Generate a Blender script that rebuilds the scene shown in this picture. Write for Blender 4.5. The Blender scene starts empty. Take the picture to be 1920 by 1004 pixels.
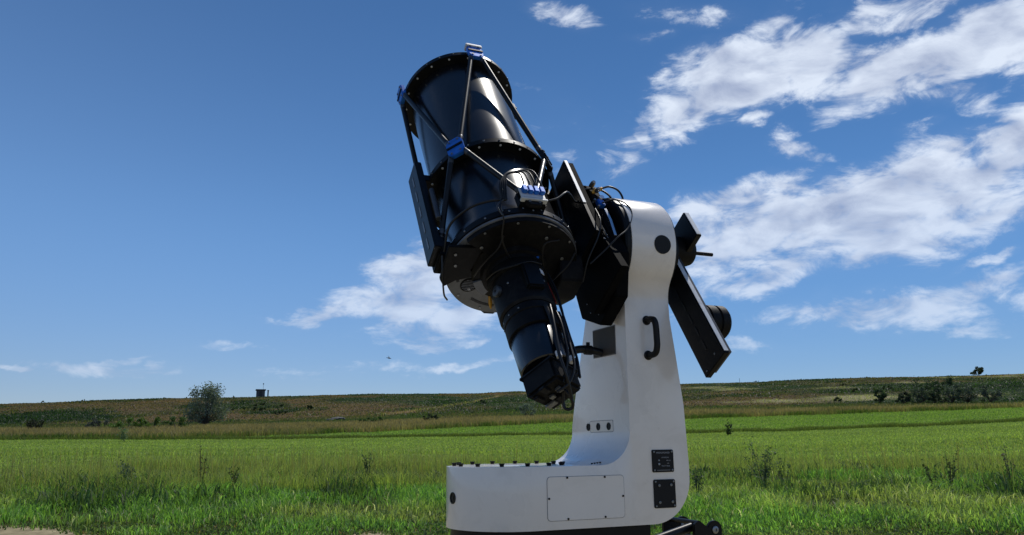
import bpy, bmesh, math, random
import numpy as np
from mathutils import Vector, Matrix
PI = math.pi
random.seed(5)
rng = np.random.default_rng(11)
SC = bpy.context.scene
COL = SC.collection

# ------------------------------------------------------------------ camera
cam_d = bpy.data.cameras.new('camera'); cam = bpy.data.objects.new('camera', cam_d); COL.objects.link(cam)
cam_d.sensor_width = 36; cam_d.lens = 36*1478/1920; cam_d.clip_start = .05; cam_d.clip_end = 9000
EYE = 0.9
cam.location = (0, 0, EYE)
_p = math.radians(12.5); _r = math.radians(.6)
_F = Vector((0, math.cos(_p), math.sin(_p))); _R = Vector((1, 0, 0)); _U = _R.cross(_F)
_R2 = _R*math.cos(_r)-_U*math.sin(_r); _U2 = _U*math.cos(_r)+_R*math.sin(_r)
cam.rotation_euler = Matrix((_R2, _U2, -_F)).transposed().to_euler()
SC.camera = cam

# ------------------------------------------------------------------ sun, sky, exposure
SUN_AZ, SUN_EL = math.radians(32), math.radians(57)
sun_d = bpy.data.lights.new('sun', 'SUN'); sun = bpy.data.objects.new('sun', sun_d); COL.objects.link(sun)
sun_d.energy = 3.3; sun_d.angle = math.radians(.53); sun_d.color = (1, .955, .88)
_L = Vector((math.sin(SUN_AZ)*math.cos(SUN_EL), math.cos(SUN_AZ)*math.cos(SUN_EL), math.sin(SUN_EL)))
sun.rotation_euler = _L.to_track_quat('Z', 'Y').to_euler()
sun.location = (10, 10, 30)
vs = SC.view_settings
vs.view_transform = 'Standard'; vs.look = 'None'; vs.gamma = 1; vs.use_curve_mapping = False
vs.exposure = -0.18

CLOUDS = [(24.13, 13.59, 9.24, 2.18, 0.0, 0.82), (15.26, 14.06, 3.53, 2.04, -4.6, 0.82), (20.54, 11.96, 7.03, 1.08, -1.1, 0.6), (27.48, 8.43, 8.1, 1.16, 1.2, 0.72), (22.23, 7.84, 3.64, 0.58, -1.7, 0.6), (-3.56, 10.27, 5.07, 2.93, 0.0, 0.72), (-6.26, 7.76, 4.94, 1.14, 4.5, 0.5), (-26.62, 5.2, 3.84, 0.44, -1.2, 0.62), (-26.51, 5.82, 2.17, 0.32, 6.7, 0.52), (-32.19, 4.99, 1.89, 0.29, -3.4, 0.6), (-2.78, 5.58, 3.51, 0.46, 7.4, 0.6), (7.81, 20.03, 2.46, 2.28, 35.3, 0.36), (10.3, 21.57, 0.88, 0.96, 34.0, 0.6), (15.32, 25.49, 2.36, 1.05, 21.3, 0.5), (-10.01, 4.9, 7.6, 0.52, 5.1, 0.36), (31.19, 6.82, 2.53, 0.47, 1.3, 0.45), (29.38, 19.28, 1.26, 0.66, -11.0, 0.4),
    (13.58, 23.14, 2.94, 1.51, 17.8, 0.9), (17.99, 24.8, 5.6, 2.11, 6.2, 1.0), (22.3, 24.86, 3.28, 2.05, -10.1, 1.0), (19.72, 27.01, 2.06, 1.3, 39.5, 0.62), (25.6, 26.98, 2.5, 1.23, 17.4, 0.7), (28.65, 23.82, 5.37, 1.73, 10.8, 1.0), (33.5, 24.32, 4.47, 1.94, 12.0, 1.0), (30.6, 21.4, 2.86, 0.91, -20.3, 0.65), (25.78, 22.52, 2.02, 0.86, -10.8, 0.55), (12.11, 25.1, 1.13, 0.61, 12.7, 0.6), (14.42, 29.3, 4.23, 1.09, -11.5, 0.42), (11.27, 27.98, 2.06, 0.39, 1.4, 0.48), (4.27, 30.46, 2.8, 0.98, -15.1, 0.6), (28.76, 27.28, 4.41, 0.97, 6.5, 0.75), (20.54, 19.9, 1.74, 0.94, -31.9, 0.58), (17.94, 22.04, 1.31, 0.51, 2.6, 0.7), (9.25, 20.7, 2.0, 1.07, 34.5, 0.45), (4.22, 21.71, 3.28, 4.07, 16.3, 0.2), (34.04, 17.69, 3.44, 1.88, 27.5, 1.0), (29.58, 15.82, 5.02, 2.47, 12.5, 1.0), (24.26, 14.83, 6.01, 2.54, 5.1, 1.0), (18.25, 14.56, 4.35, 2.24, 25.1, 0.9), (14.58, 15.05, 2.78, 2.04, 5.6, 0.75), (17.3, 16.5, 2.98, 1.08, 19.1, 0.75), (32.05, 13.74, 3.83, 1.68, 2.0, 0.8), (25.69, 12.52, 6.11, 1.33, -3.0, 0.6), (17.62, 11.08, 5.41, 1.04, 4.3, 0.78), (14.05, 12.82, 2.28, 1.91, -3.6, 0.6), (31.99, 10.9, 2.25, 0.43, 10.0, 0.62), (24.25, 8.13, 5.3, 0.92, 1.2, 0.68), (29.93, 8.54, 4.8, 1.03, 5.8, 0.7), (21.2, 7.69, 2.55, 0.36, -6.8, 0.5), (32.62, 9.16, 2.25, 0.93, 10.8, 0.65), (16.56, 6.63, 3.06, 0.52, -10.8, 0.42), (13.4, 8.34, 2.22, 1.48, -3.1, 0.35), (-6.72, 12.18, 4.6, 1.75, 25.3, 0.85), (-8.61, 9.65, 4.88, 1.48, 6.0, 0.85), (-13.12, 8.69, 3.7, 0.53, 4.6, 0.72), (-16.05, 8.42, 2.04, 0.3, 2.1, 0.6), (-4.34, 8.73, 4.48, 1.6, 0.0, 0.55), (-5.1, 7.0, 4.48, 0.49, 6.0, 0.58), (-2.38, 11.04, 3.51, 2.34, 0.0, 0.6), (-1.62, 5.65, 2.73, 0.38, 7.4, 0.45), (-19.81, 6.22, 2.28, 0.32, 1.7, 0.3), (-8.5, 4.72, 4.56, 0.56, 5.6, 0.3), (5.86, 10.14, 1.95, 1.14, -1.5, 0.5),
    (48, 26, 12, 5, 10, .9), (66, 15, 12, 3, 5, .8), (85, 30, 14, 6, -8, .85), (-70, 14, 12, 2.5, 4, .6), (-110, 25, 14, 4, 10, .7), (130, 20, 16, 5, 0, .8), (-150, 16, 14, 4, 6, .8), (170, 34, 15, 6, 0, .8), (30, 45, 14, 5, 15, .8), (-60, 48, 12, 4, 0, .5)]

def build_world():
    w = bpy.data.worlds.new('World'); SC.world = w; w.use_nodes = True
    nt = w.node_tree; nt.nodes.clear(); N = nt.nodes; L = nt.links
    def n(t, **k):
        x = N.new(t)
        for a, b in k.items(): setattr(x, a, b)
        return x
    def m(op, a, b=None, c=None, clamp=False):
        x = n('ShaderNodeMath', operation=op, use_clamp=clamp)
        for i, v in enumerate((a, b, c)):
            if v is None: continue
            if isinstance(v, (int, float)): x.inputs[i].default_value = v
            else: L.new(v, x.inputs[i])
        return x.outputs[0]
    sky = n('ShaderNodeTexSky', sky_type='NISHITA', sun_disc=False, sun_elevation=SUN_EL, sun_rotation=SUN_AZ,
            altitude=1600, air_density=1.0, dust_density=.0, ozone_density=4)
    tc = n('ShaderNodeTexCoord'); sep = n('ShaderNodeSeparateXYZ'); L.new(tc.outputs['Generated'], sep.inputs[0])
    # clear dry air: a duller horizon and a weak glow round the sun
    hz = n('ShaderNodeMapRange', interpolation_type='SMOOTHSTEP'); L.new(sep.outputs[2], hz.inputs[0]); hz.inputs[1].default_value = -.05; hz.inputs[2].default_value = .30
    hm = n('ShaderNodeMix', data_type='RGBA'); L.new(hz.outputs[0], hm.inputs[0]); hm.inputs[6].default_value = (.66, .54, .61, 1); hm.inputs[7].default_value = (.97, .97, 1, 1)
    dt = n('ShaderNodeVectorMath', operation='DOT_PRODUCT'); L.new(tc.outputs['Generated'], dt.inputs[0]); dt.inputs[1].default_value = tuple(_L)
    sg = n('ShaderNodeMapRange', interpolation_type='SMOOTHSTEP'); L.new(dt.outputs['Value'], sg.inputs[0]); sg.inputs[1].default_value = .30; sg.inputs[2].default_value = .90
    gm = n('ShaderNodeMix', data_type='RGBA'); L.new(sg.outputs[0], gm.inputs[0]); gm.inputs[6].default_value = (1, 1, 1, 1); gm.inputs[7].default_value = (.46, .60, .68, 1)
    m1 = n('ShaderNodeMixRGB', blend_type='MULTIPLY'); m1.inputs[0].default_value = 1; L.new(sky.outputs[0], m1.inputs[1]); L.new(hm.outputs[2], m1.inputs[2])
    m2 = n('ShaderNodeMixRGB', blend_type='MULTIPLY'); m2.inputs[0].default_value = 1; L.new(m1.outputs[0], m2.inputs[1]); L.new(gm.outputs[2], m2.inputs[2])
    sky = m2
    hs = n('ShaderNodeMixRGB', blend_type='MULTIPLY'); hs.inputs[0].default_value = 1
    L.new(sky.outputs[0], hs.inputs[1]); hs.inputs[2].default_value = (1.13, 1.33, 1.40, 1)
    bg1 = n('ShaderNodeBackground'); bg1.inputs[1].default_value = .1; L.new(hs.outputs[0], bg1.inputs[0])
    az = m('MULTIPLY', m('ARCTAN2', sep.outputs[0], sep.outputs[1]), 180/PI)
    el = m('MULTIPLY', m('ARCSINE', sep.outputs[2]), 180/PI)
    cmb = n('ShaderNodeCombineXYZ'); L.new(az, cmb.inputs[0]); L.new(el, cmb.inputs[1])
    # turbulence moves the outlines about
    mp = n('ShaderNodeMapping'); mp.inputs['Scale'].default_value = (1, 1, 1.9); L.new(tc.outputs['Generated'], mp.inputs[0])
    wz = n('ShaderNodeTexNoise'); wz.inputs['Scale'].default_value = 9; wz.inputs['Detail'].default_value = 5; wz.inputs['Roughness'].default_value = .55
    L.new(mp.outputs[0], wz.inputs['Vector'])
    sb = n('ShaderNodeVectorMath', operation='SUBTRACT'); L.new(wz.outputs['Color'], sb.inputs[0]); sb.inputs[1].default_value = (.5, .5, .5)
    sc_ = n('ShaderNodeVectorMath', operation='MULTIPLY'); L.new(sb.outputs[0], sc_.inputs[0]); sc_.inputs[1].default_value = (6.5, 4.0, 0)
    ad = n('ShaderNodeVectorMath', operation='ADD'); L.new(cmb.outputs[0], ad.inputs[0]); L.new(sc_.outputs[0], ad.inputs[1])
    field = None
    for (a, e, ra, re, rot, s) in CLOUDS:
        q = n('ShaderNodeMapping', vector_type='TEXTURE'); L.new(ad.outputs[0], q.inputs[0])
        q.inputs['Location'].default_value = (a, e, 0); q.inputs['Rotation'].default_value = (0, 0, math.radians(rot))
        q.inputs['Scale'].default_value = (ra*1.55, re*1.55, 1)
        g = n('ShaderNodeTexGradient', gradient_type='SPHERICAL'); L.new(q.outputs[0], g.inputs[0])
        v = m('MULTIPLY', g.outputs['Fac'], 1.5*s)
        v = m('MINIMUM', v, s)
        field = v if field is None else m('MAXIMUM', field, v)
    # fine structure: streaky cumulus fluff
    mp2 = n('ShaderNodeMapping'); mp2.inputs['Rotation'].default_value = (0, math.radians(-20), 0); mp2.inputs['Scale'].default_value = (.8, 1, 1.75); L.new(tc.outputs['Generated'], mp2.inputs[0])
    f1 = n('ShaderNodeTexNoise'); f1.inputs['Scale'].default_value = 17; f1.inputs['Detail'].default_value = 13; f1.inputs['Roughness'].default_value = .66
    f1.inputs['Distortion'].default_value = .5
    L.new(mp2.outputs[0], f1.inputs['Vector'])
    off = n('ShaderNodeVectorMath', operation='ADD'); L.new(mp2.outputs[0], off.inputs[0]); off.inputs[1].default_value = (.012, .0, .034)
    f1b = n('ShaderNodeTexNoise'); L.new(off.outputs[0], f1b.inputs['Vector'])
    for k_ in ('Scale', 'Detail', 'Roughness', 'Distortion'): f1b.inputs[k_].default_value = f1.inputs[k_].default_value
    f1b.inputs['Detail'].default_value = 3.2; f1b.inputs['Roughness'].default_value = .5
    f1c = n('ShaderNodeTexNoise'); L.new(mp2.outputs[0], f1c.inputs['Vector'])
    for k_ in ('Scale', 'Detail', 'Roughness', 'Distortion'): f1c.inputs[k_].default_value = f1b.inputs[k_].default_value
    pf = n('ShaderNodeTexNoise'); pf.inputs['Scale'].default_value = 60; pf.inputs['Detail'].default_value = 6; pf.inputs['Roughness'].default_value = .6; L.new(mp2.outputs[0], pf.inputs['Vector'])
    dens = m('MULTIPLY_ADD', m('SUBTRACT', f1.outputs['Fac'], .5), 2.1, m('MULTIPLY_ADD', field, 1.05, -.36))
    dens = m('MULTIPLY_ADD', m('SUBTRACT', pf.outputs['Fac'], .5), .42, dens)
    gate = m('MULTIPLY', field, 5, clamp=True)
    mr = n('ShaderNodeMapRange', interpolation_type='SMOOTHSTEP'); L.new(dens, mr.inputs[0])
    mr.inputs[1].default_value = -.12; mr.inputs[2].default_value = .60
    veil = m('MULTIPLY', m('MULTIPLY', m('MULTIPLY', field, field), f1c.outputs['Fac']), .45)
    alpha = m('MAXIMUM', m('MULTIPLY', m('MULTIPLY', mr.outputs[0], gate), .95), veil)
    eh = n('ShaderNodeMapRange'); L.new(el, eh.inputs[0]); eh.inputs[1].default_value = 1.5; eh.inputs[2].default_value = 19
    eh.inputs[3].default_value = .5; eh.inputs[4].default_value = 1
    alpha = m('MULTIPLY', alpha, eh.outputs[0])
    # lit tops, greyer cores and undersides
    lit = m('MULTIPLY_ADD', m('SUBTRACT', f1c.outputs['Fac'], f1b.outputs['Fac']), 2.6, .74)
    core = n('ShaderNodeMapRange', interpolation_type='SMOOTHSTEP'); L.new(dens, core.inputs[0]); core.inputs[1].default_value = .35; core.inputs[2].default_value = 1.15
    lit = m('MULTIPLY_ADD', core.outputs[0], -.55, lit, clamp=True)
    lit = m('MULTIPLY_ADD', m('SUBTRACT', pf.outputs['Fac'], .5), .35, lit, clamp=True)
    cm = n('ShaderNodeMix', data_type='RGBA'); L.new(lit, cm.inputs[0])
    cm.inputs[6].default_value = (.42, .50, .70, 1); cm.inputs[7].default_value = (.88, .97, 1.12, 1)
    bg2 = n('ShaderNodeBackground'); bg2.inputs[1].default_value = 1.0; L.new(cm.outputs[2], bg2.inputs[0])
    mx = n('ShaderNodeMixShader'); L.new(alpha, mx.inputs[0]); L.new(bg1.outputs[0], mx.inputs[1]); L.new(bg2.outputs[0], mx.inputs[2])
    out = n('ShaderNodeOutputWorld'); L.new(mx.outputs[0], out.inputs[0])
    return w
build_world()

# ------------------------------------------------------------------ materials
def mat(name, col, rough=.5, metal=0, coat=0, dust=None, noise=None, bump=0, bscale=60, attr=None, transl=0, spec=.5, emit=None):
    m = bpy.data.materials.new(name); m.use_nodes = True
    nt = m.node_tree; N = nt.nodes; L = nt.links
    b = N['Principled BSDF']
    b.inputs['Base Color'].default_value = (*col, 1); b.inputs['Roughness'].default_value = rough
    b.inputs['Metallic'].default_value = metal; b.inputs['Specular IOR Level'].default_value = spec
    if coat: b.inputs['Coat Weight'].default_value = coat; b.inputs['Coat Roughness'].default_value = .06 if name == 'white_paint' else .2
    src = None
    if attr:
        a = N.new('ShaderNodeAttribute'); a.attribute_name = attr; src = a.outputs['Color']
    if noise:                                   # (scale, amount): uneven tone
        t = N.new('ShaderNodeTexNoise'); t.inputs['Scale'].default_value = noise[0]; t.inputs['Detail'].default_value = 6
        c = N.new('ShaderNodeTexCoord'); L.new(c.outputs['Object'], t.inputs['Vector'])
        mr = N.new('ShaderNodeMapRange'); L.new(t.outputs['Fac'], mr.inputs[0]); mr.inputs[1].default_value = .3; mr.inputs[2].default_value = .7
        mr.inputs[3].default_value = 1-noise[1]; mr.inputs[4].default_value = 1+noise[1]
        vm = N.new('ShaderNodeVectorMath'); vm.operation = 'SCALE'; L.new(mr.outputs[0], vm.inputs['Scale'])
        if src: L.new(src, vm.inputs[0])
        else: vm.inputs[0].default_value = col
        src = vm.outputs[0]
        rr = N.new('ShaderNodeMapRange'); L.new(t.outputs['Fac'], rr.inputs[0]); rr.inputs[3].default_value = max(0, rough-.05); rr.inputs[4].default_value = min(1, rough+.05)
        L.new(rr.outputs[0], b.inputs['Roughness'])
    if dust:                                    # (scale, amount, colour): smudges and settled dust with ragged outlines
        c = N.new('ShaderNodeTexCoord'); d = N.new('ShaderNodeTexNoise'); d.inputs['Scale'].default_value = dust[0]; d.inputs['Detail'].default_value = 9; d.inputs['Roughness'].default_value = .68; d.inputs['Distortion'].default_value = .8
        L.new(c.outputs['Object'], d.inputs['Vector'])
        dr = N.new('ShaderNodeMapRange'); L.new(d.outputs['Fac'], dr.inputs[0]); dr.inputs[1].default_value = .50; dr.inputs[2].default_value = .74; dr.inputs[4].default_value = dust[1]
        dm = N.new('ShaderNodeMix'); dm.data_type = 'RGBA'; L.new(dr.outputs[0], dm.inputs[0])
        if src: L.new(src, dm.inputs[6])
        else: dm.inputs[6].default_value = (*col, 1)
        dm.inputs[7].default_value = (*dust[2], 1); src = dm.outputs[2]
    if src: L.new(src, b.inputs['Base Color'])
    if bump:
        t = N.new('ShaderNodeTexNoise'); t.inputs['Scale'].default_value = bscale; t.inputs['Detail'].default_value = 6
        c = N.new('ShaderNodeTexCoord'); L.new(c.outputs['Object'], t.inputs['Vector'])
        bu = N.new('ShaderNodeBump'); bu.inputs['Strength'].default_value = bump; bu.inputs['Distance'].default_value = .01
        L.new(t.outputs['Fac'], bu.inputs['Height']); L.new(bu.outputs[0], b.inputs['Normal'])
    if transl:
        tr = N.new('ShaderNodeBsdfTranslucent'); mx = N.new('ShaderNodeMixShader'); mx.inputs[0].default_value = transl
        if src:
            tm = N.new('ShaderNodeVectorMath'); tm.operation = 'MULTIPLY'; L.new(src, tm.inputs[0]); tm.inputs[1].default_value = (1.15, 1.3, .6)
            L.new(tm.outputs[0], tr.inputs[0])
        else: tr.inputs[0].default_value = (*col, 1)
        L.new(b.outputs[0], mx.inputs[1]); L.new(tr.outputs[0], mx.inputs[2]); L.new(mx.outputs[0], N['Material Output'].inputs[0])
    return m

WHITE = mat('white_paint', (.83, .77, .71), .28, coat=.6, dust=(7, .22, (.42, .37, .30)), noise=(2.6, .045), bump=.02, bscale=4)
BLACK = mat('black_anodised', (.004, .0045, .0055), .40, noise=(18, .3), spec=.22)
BLACKR = mat('black_anodised_rough', (.0045, .0045, .0052), .55, noise=(25, .35), dust=(22, .4, (.03, .029, .027)), bump=.06, bscale=140, spec=.16)
GLOSS = mat('black_shroud', (.003, .0035, .005), .24, noise=(6, .3), spec=.75, dust=(16, .22, (.035, .036, .04)))
PLATE = mat('dark_grey_plate', (.10, .11, .13), .4, dust=(18, .5, (.05, .05, .055)), noise=(14, .35), bump=.03, bscale=50)
STEEL = mat('steel_screw', (.26, .27, .28), .38, metal=.9)
BRIGHT = mat('bright_metal_and_sun_strip', (.60, .62, .64), .45, metal=.15, noise=(40, .12))  # bright metal parts, and strips that paint sunlight on black edges
SILVER = mat('bright_aluminium', (.8, .82, .85), .25, metal=1, noise=(30, .1))
EDGE = mat('worn_aluminium_edge', (.06, .064, .072), .42, metal=.5, noise=(20, .3))
BLUE = mat('blue_anodised', (.015, .14, .55), .35, metal=.25, noise=(40, .25))
RUBBER = mat('cable_rubber', (.008, .008, .009), .38, spec=.35)
PLASTIC = mat('black_plastic', (.007, .007, .008), .5, spec=.25)
BRASS = mat('brass_connector', (.55, .28, .03), .35, metal=.3)
HATCH = mat('brown_tinted_cover', (.045, .038, .030), .7, noise=(8, .25))
PRINT = mat('grey_print', (.32, .33, .35), .6)
REDC = mat('red_cable', (.30, .02, .015), .45)
SEAM = mat('grey_seam', (.16, .16, .17), .6)
OFFWHITE = mat('white_sleeve_and_glint', (.72, .73, .76), .45)
POLE = mat('dark_truss_tube', (.006, .0065, .008), .36, noise=(30, .3), spec=.3)
MATT = mat('matt_black_saddle', (.0035, .0035, .004), .75, noise=(22, .3), spec=.06)

# ------------------------------------------------------------------ mesh helpers
def catmull(pts, n=8):
    P = [Vector(p) for p in pts]; P = [P[0]*2-P[1]]+P+[P[-1]*2-P[-2]]; out = []
    for i in range(1, len(P)-2):
        for k in range(n):
            t = k/n
            out.append(.5*((2*P[i])+(P[i+1]-P[i-1])*t+(2*P[i-1]-5*P[i]+4*P[i+1]-P[i+2])*t*t+(-P[i-1]+3*P[i]-3*P[i+1]+P[i+2])*t**3))
    out.append(P[-2]); return out

class MB:
    def __init__(s): s.bm = bmesh.new()
    def poly(s, vs, faces, bev=0, seg=2):
        b = bmesh.new(); v = [b.verts.new(p) for p in vs]
        for f in faces:
            try: b.faces.new([v[i] for i in f])
            except ValueError: pass
        bmesh.ops.recalc_face_normals(b, faces=b.faces)
        if bev: bmesh.ops.bevel(b, geom=[e for e in b.edges if e.calc_face_angle(0) > .5], offset=bev, segments=seg, affect='EDGES', clamp_overlap=True)
        me = bpy.data.meshes.new('t'); b.to_mesh(me); b.free(); s.bm.from_mesh(me); bpy.data.meshes.remove(me); return s
    def box(s, x0, x1, y0, y1, z0, z1, bev=.002):
        v = [(x, y, z) for x in (x0, x1) for y in (y0, y1) for z in (z0, z1)]
        return s.poly(v, [(0, 1, 3, 2), (4, 6, 7, 5), (0, 4, 5, 1), (2, 3, 7, 6), (0, 2, 6, 4), (1, 5, 7, 3)], bev)
    def prism(s, pts, axis, a, b, bev=.002):    # 2-D outline extruded along an axis: 'x' -> (y,z), 'y' -> (x,z), 'z' -> (x,y)
        f = {'x': lambda p, t: (t, p[0], p[1]), 'y': lambda p, t: (p[0], t, p[1]), 'z': lambda p, t: (p[0], p[1], t)}[axis]
        n = len(pts); v = [f(p, a) for p in pts]+[f(p, b) for p in pts]
        return s.poly(v, [tuple(range(n)), tuple(range(n, 2*n))]+[(i, (i+1) % n, n+(i+1) % n, n+i) for i in range(n)], bev)
    def lathe(s, c, ax, prof, n=48, closed=False, bev=0):   # prof: (distance along axis, radius)
        c = Vector(c); ax = Vector(ax).normalized(); u = ax.orthogonal().normalized(); w = ax.cross(u)
        vs = []; F = []
        for (h, r) in prof:
            for k in range(n):
                t = 2*PI*k/n; vs.append(c+ax*h+(u*math.cos(t)+w*math.sin(t))*r)
        m = len(prof)
        for j in range(m if closed else m-1):
            a = j*n; b = ((j+1) % m)*n
            for k in range(n): F.append((a+k, a+(k+1) % n, b+(k+1) % n, b+k))
        if not closed:
            if prof[0][1] > 1e-5: F.append(tuple(range(n)))
            if prof[-1][1] > 1e-5: F.append(tuple(range((m-1)*n, m*n)))
        return s.poly(vs, F, bev)
    def cyl(s, p0, p1, r0, r1=None, n=20, ch=.0):
        p0 = Vector(p0); p1 = Vector(p1); l = (p1-p0).length; r1 = r0 if r1 is None else r1
        pr = [(0, r0), (l, r1)] if not ch else [(0, r0-ch), (ch, r0), (l-ch, r1), (l, r1-ch)]
        return s.lathe(p0, p1-p0, pr, n)
    def tube(s, pts, r, n=8, smooth=True, k=8):
        P = catmull(pts, k) if smooth else [Vector(p) for p in pts]
        up = None; vs = []; F = []
        for i, p in enumerate(P):
            d = (P[min(i+1, len(P)-1)]-P[max(i-1, 0)]).normalized()
            if up is None: up = d.orthogonal().normalized()
            up = (up-d*up.dot(d)).normalized(); w = d.cross(up)
            rr = r(i/(len(P)-1)) if callable(r) else r
            vs += [p+(up*math.cos(2*PI*j/n)+w*math.sin(2*PI*j/n))*rr for j in range(n)]
        for i in range(len(P)-1):
            for j in range(n): F.append((i*n+j, i*n+(j+1) % n, (i+1)*n+(j+1) % n, (i+1)*n+j))
        F += [tuple(range(n)), tuple(range((len(P)-1)*n, len(P)*n))]
        return s.poly(vs, F)
    def build(s, name, m, parent=None, smooth=35, label=None):
        bm = s.bm; bmesh.ops.recalc_face_normals(bm, faces=bm.faces)
        for f in bm.faces: f.smooth = True
        for e in bm.edges: e.smooth = len(e.link_faces) == 2 and e.calc_face_angle(0) < math.radians(smooth)
        me = bpy.data.meshes.new(name); bm.to_mesh(me); bm.free(); me.materials.append(m)
        o = bpy.data.objects.new(name, me); COL.objects.link(o)
        if parent: o.parent = parent
        if label: o['label'] = label
        return o

def tag(o, label, cat, group=None, kind=None):
    if label: o['label'] = label
    if cat: o['category'] = cat
    if group: o['group'] = group
    if kind: o['kind'] = kind
    return o
def empty(name, loc, rot=(0, 0, 0)):
    o = bpy.data.objects.new(name, None); COL.objects.link(o); o.location = loc; o.rotation_euler = rot; o.empty_display_size = .1; return o
def copy_part(o, parent, mx):                    # a part that shares its mesh; mx places it under the parent
    c = o.copy(); COL.objects.link(c); c.parent = parent; c.matrix_local = mx; return c
def text_obj(name, body, size, m, parent, mx, align='LEFT', label=None):
    cu = bpy.data.curves.new(name, 'FONT'); cu.body = body; cu.size = size; cu.align_x = align; cu.extrude = .0002; cu.resolution_u = 3
    t = bpy.data.objects.new(name, cu); COL.objects.link(t); dg = bpy.context.evaluated_depsgraph_get()
    me = bpy.data.meshes.new_from_object(t.evaluated_get(dg)); bpy.data.objects.remove(t); me.materials.clear(); me.materials.append(m)
    o = bpy.data.objects.new(name, me); COL.objects.link(o); o.parent = parent; o.matrix_local = mx
    if label: o['label'] = label
    return o

# ------------------------------------------------------------------ terrain
def _hash(ix, iy, s):
    h = (ix.astype(np.int64)*374761393+iy.astype(np.int64)*668265263+s*1442695041) & 0x7fffffff
    h = ((h ^ (h >> 13))*1274126177) & 0x7fffffff
    h = h ^ (h >> 16); return (h & 0xffff)/65535.
def vnoise(x, y, s=0):
    ix = np.floor(x); iy = np.floor(y); fx = x-ix; fy = y-iy; fx = fx*fx*(3-2*fx); fy = fy*fy*(3-2*fy)
    a = _hash(ix, iy, s); b = _hash(ix+1, iy, s); c = _hash(ix, iy+1, s); d = _hash(ix+1, iy+1, s)
    return (a*(1-fx)+b*fx)*(1-fy)+(c*(1-fx)+d*fx)*fy
def fbm(x, y, s=0, o=4):
    v = 0; a = .5; t = 0
    for i in range(o): v = v+a*vnoise(x*2**i, y*2**i, s+i*17); t += a; a *= .55
    return v/t
AZC = np.array([-180, -100, -60, -32.47, -23.66, -11.7, -0.51, 12.54, 22.81, 32.3, 60, 100, 180.])
RC = np.array([0, 8.6, 15, 36, 52, 64, 85, 150, 200, 260, 300, 420, 3000.])
_rows = {36: [0.99, 1.04, 1.1, 1.18, 1.15, 1.12, 1.19], 52: [1.48, 1.63, 1.82, 1.98, 2.09, 2.09, 2.08],
         64: [1.89, 2.02, 2.32, 2.65, 2.93, 2.91, 2.82], 85: [2.78, 2.9, 3.6, 4.05, 4.25, 4.13, 3.87], 260: [12.37, 14.65, 16.03, 16.54, 18.52, 18.52, 17.77]}
_rows[15] = [0.33, 0.33, 0.32, 0.31, 0.32, 0.34, 0.36]
_rows[150] = [a+(b-a)*.40 for a, b in zip(_rows[85], _rows[260])]
_rows[200] = [a+(b-a)*.70 for a, b in zip(_rows[85], _rows[260])]
_rows[0] = [0]*7; _rows[8.6] = [0.0]*7; _rows[300] = [v-.3 for v in _rows[260]]; _rows[420] = [v-6 for v in _rows[260]]; _rows[3000] = [v-40 for v in _rows[260]]
TAB = []
for r in RC:
    v = _rows[int(r) if r != 8.6 else 8.6]
    TAB.append([0, v[0]*.35, v[0]*.9]+v+[v[-1]*.95, v[-1]*.35, 0])
TAB = np.array(TAB)
def ground_z(x, y):
    x = np.asarray(x, float); y = np.asarray(y, float)
    az = np.degrees(np.arctan2(x, y)); r = np.hypot(x, y)
    i = np.clip(np.searchsorted(RC, r, side='right')-1, 0, len(RC)-2); j = np.clip(np.searchsorted(AZC, az, side='right')-1, 0, len(AZC)-2)
    u = np.clip((r-RC[i])/(RC[i+1]-RC[i]), 0, 1); v = np.clip((az-AZC[j])/(AZC[j+1]-AZC[j]), 0, 1)
    z = (TAB[i, j]*(1-v)+TAB[i, j+1]*v)*(1-u)+(TAB[i+1, j]*(1-v)+TAB[i+1, j+1]*v)*u
    hill = np.clip((r-85)/60, 0, 1)
    z = z+(fbm(x*.05, y*.05, 3)-.5)*1.1*hill*np.clip((330-r)/60, .25, 1)
    z = z+(fbm(x*.5, y*.5, 5)-.5)*.10*np.clip((r-9)/6, 0, 1)
    return z
def gz(x, y): return float(ground_z(np.array([x]), np.array([y]))[0])
def polar(az, r):
    a = math.radians(az); return r*math.sin(a), r*math.cos(a)

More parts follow.
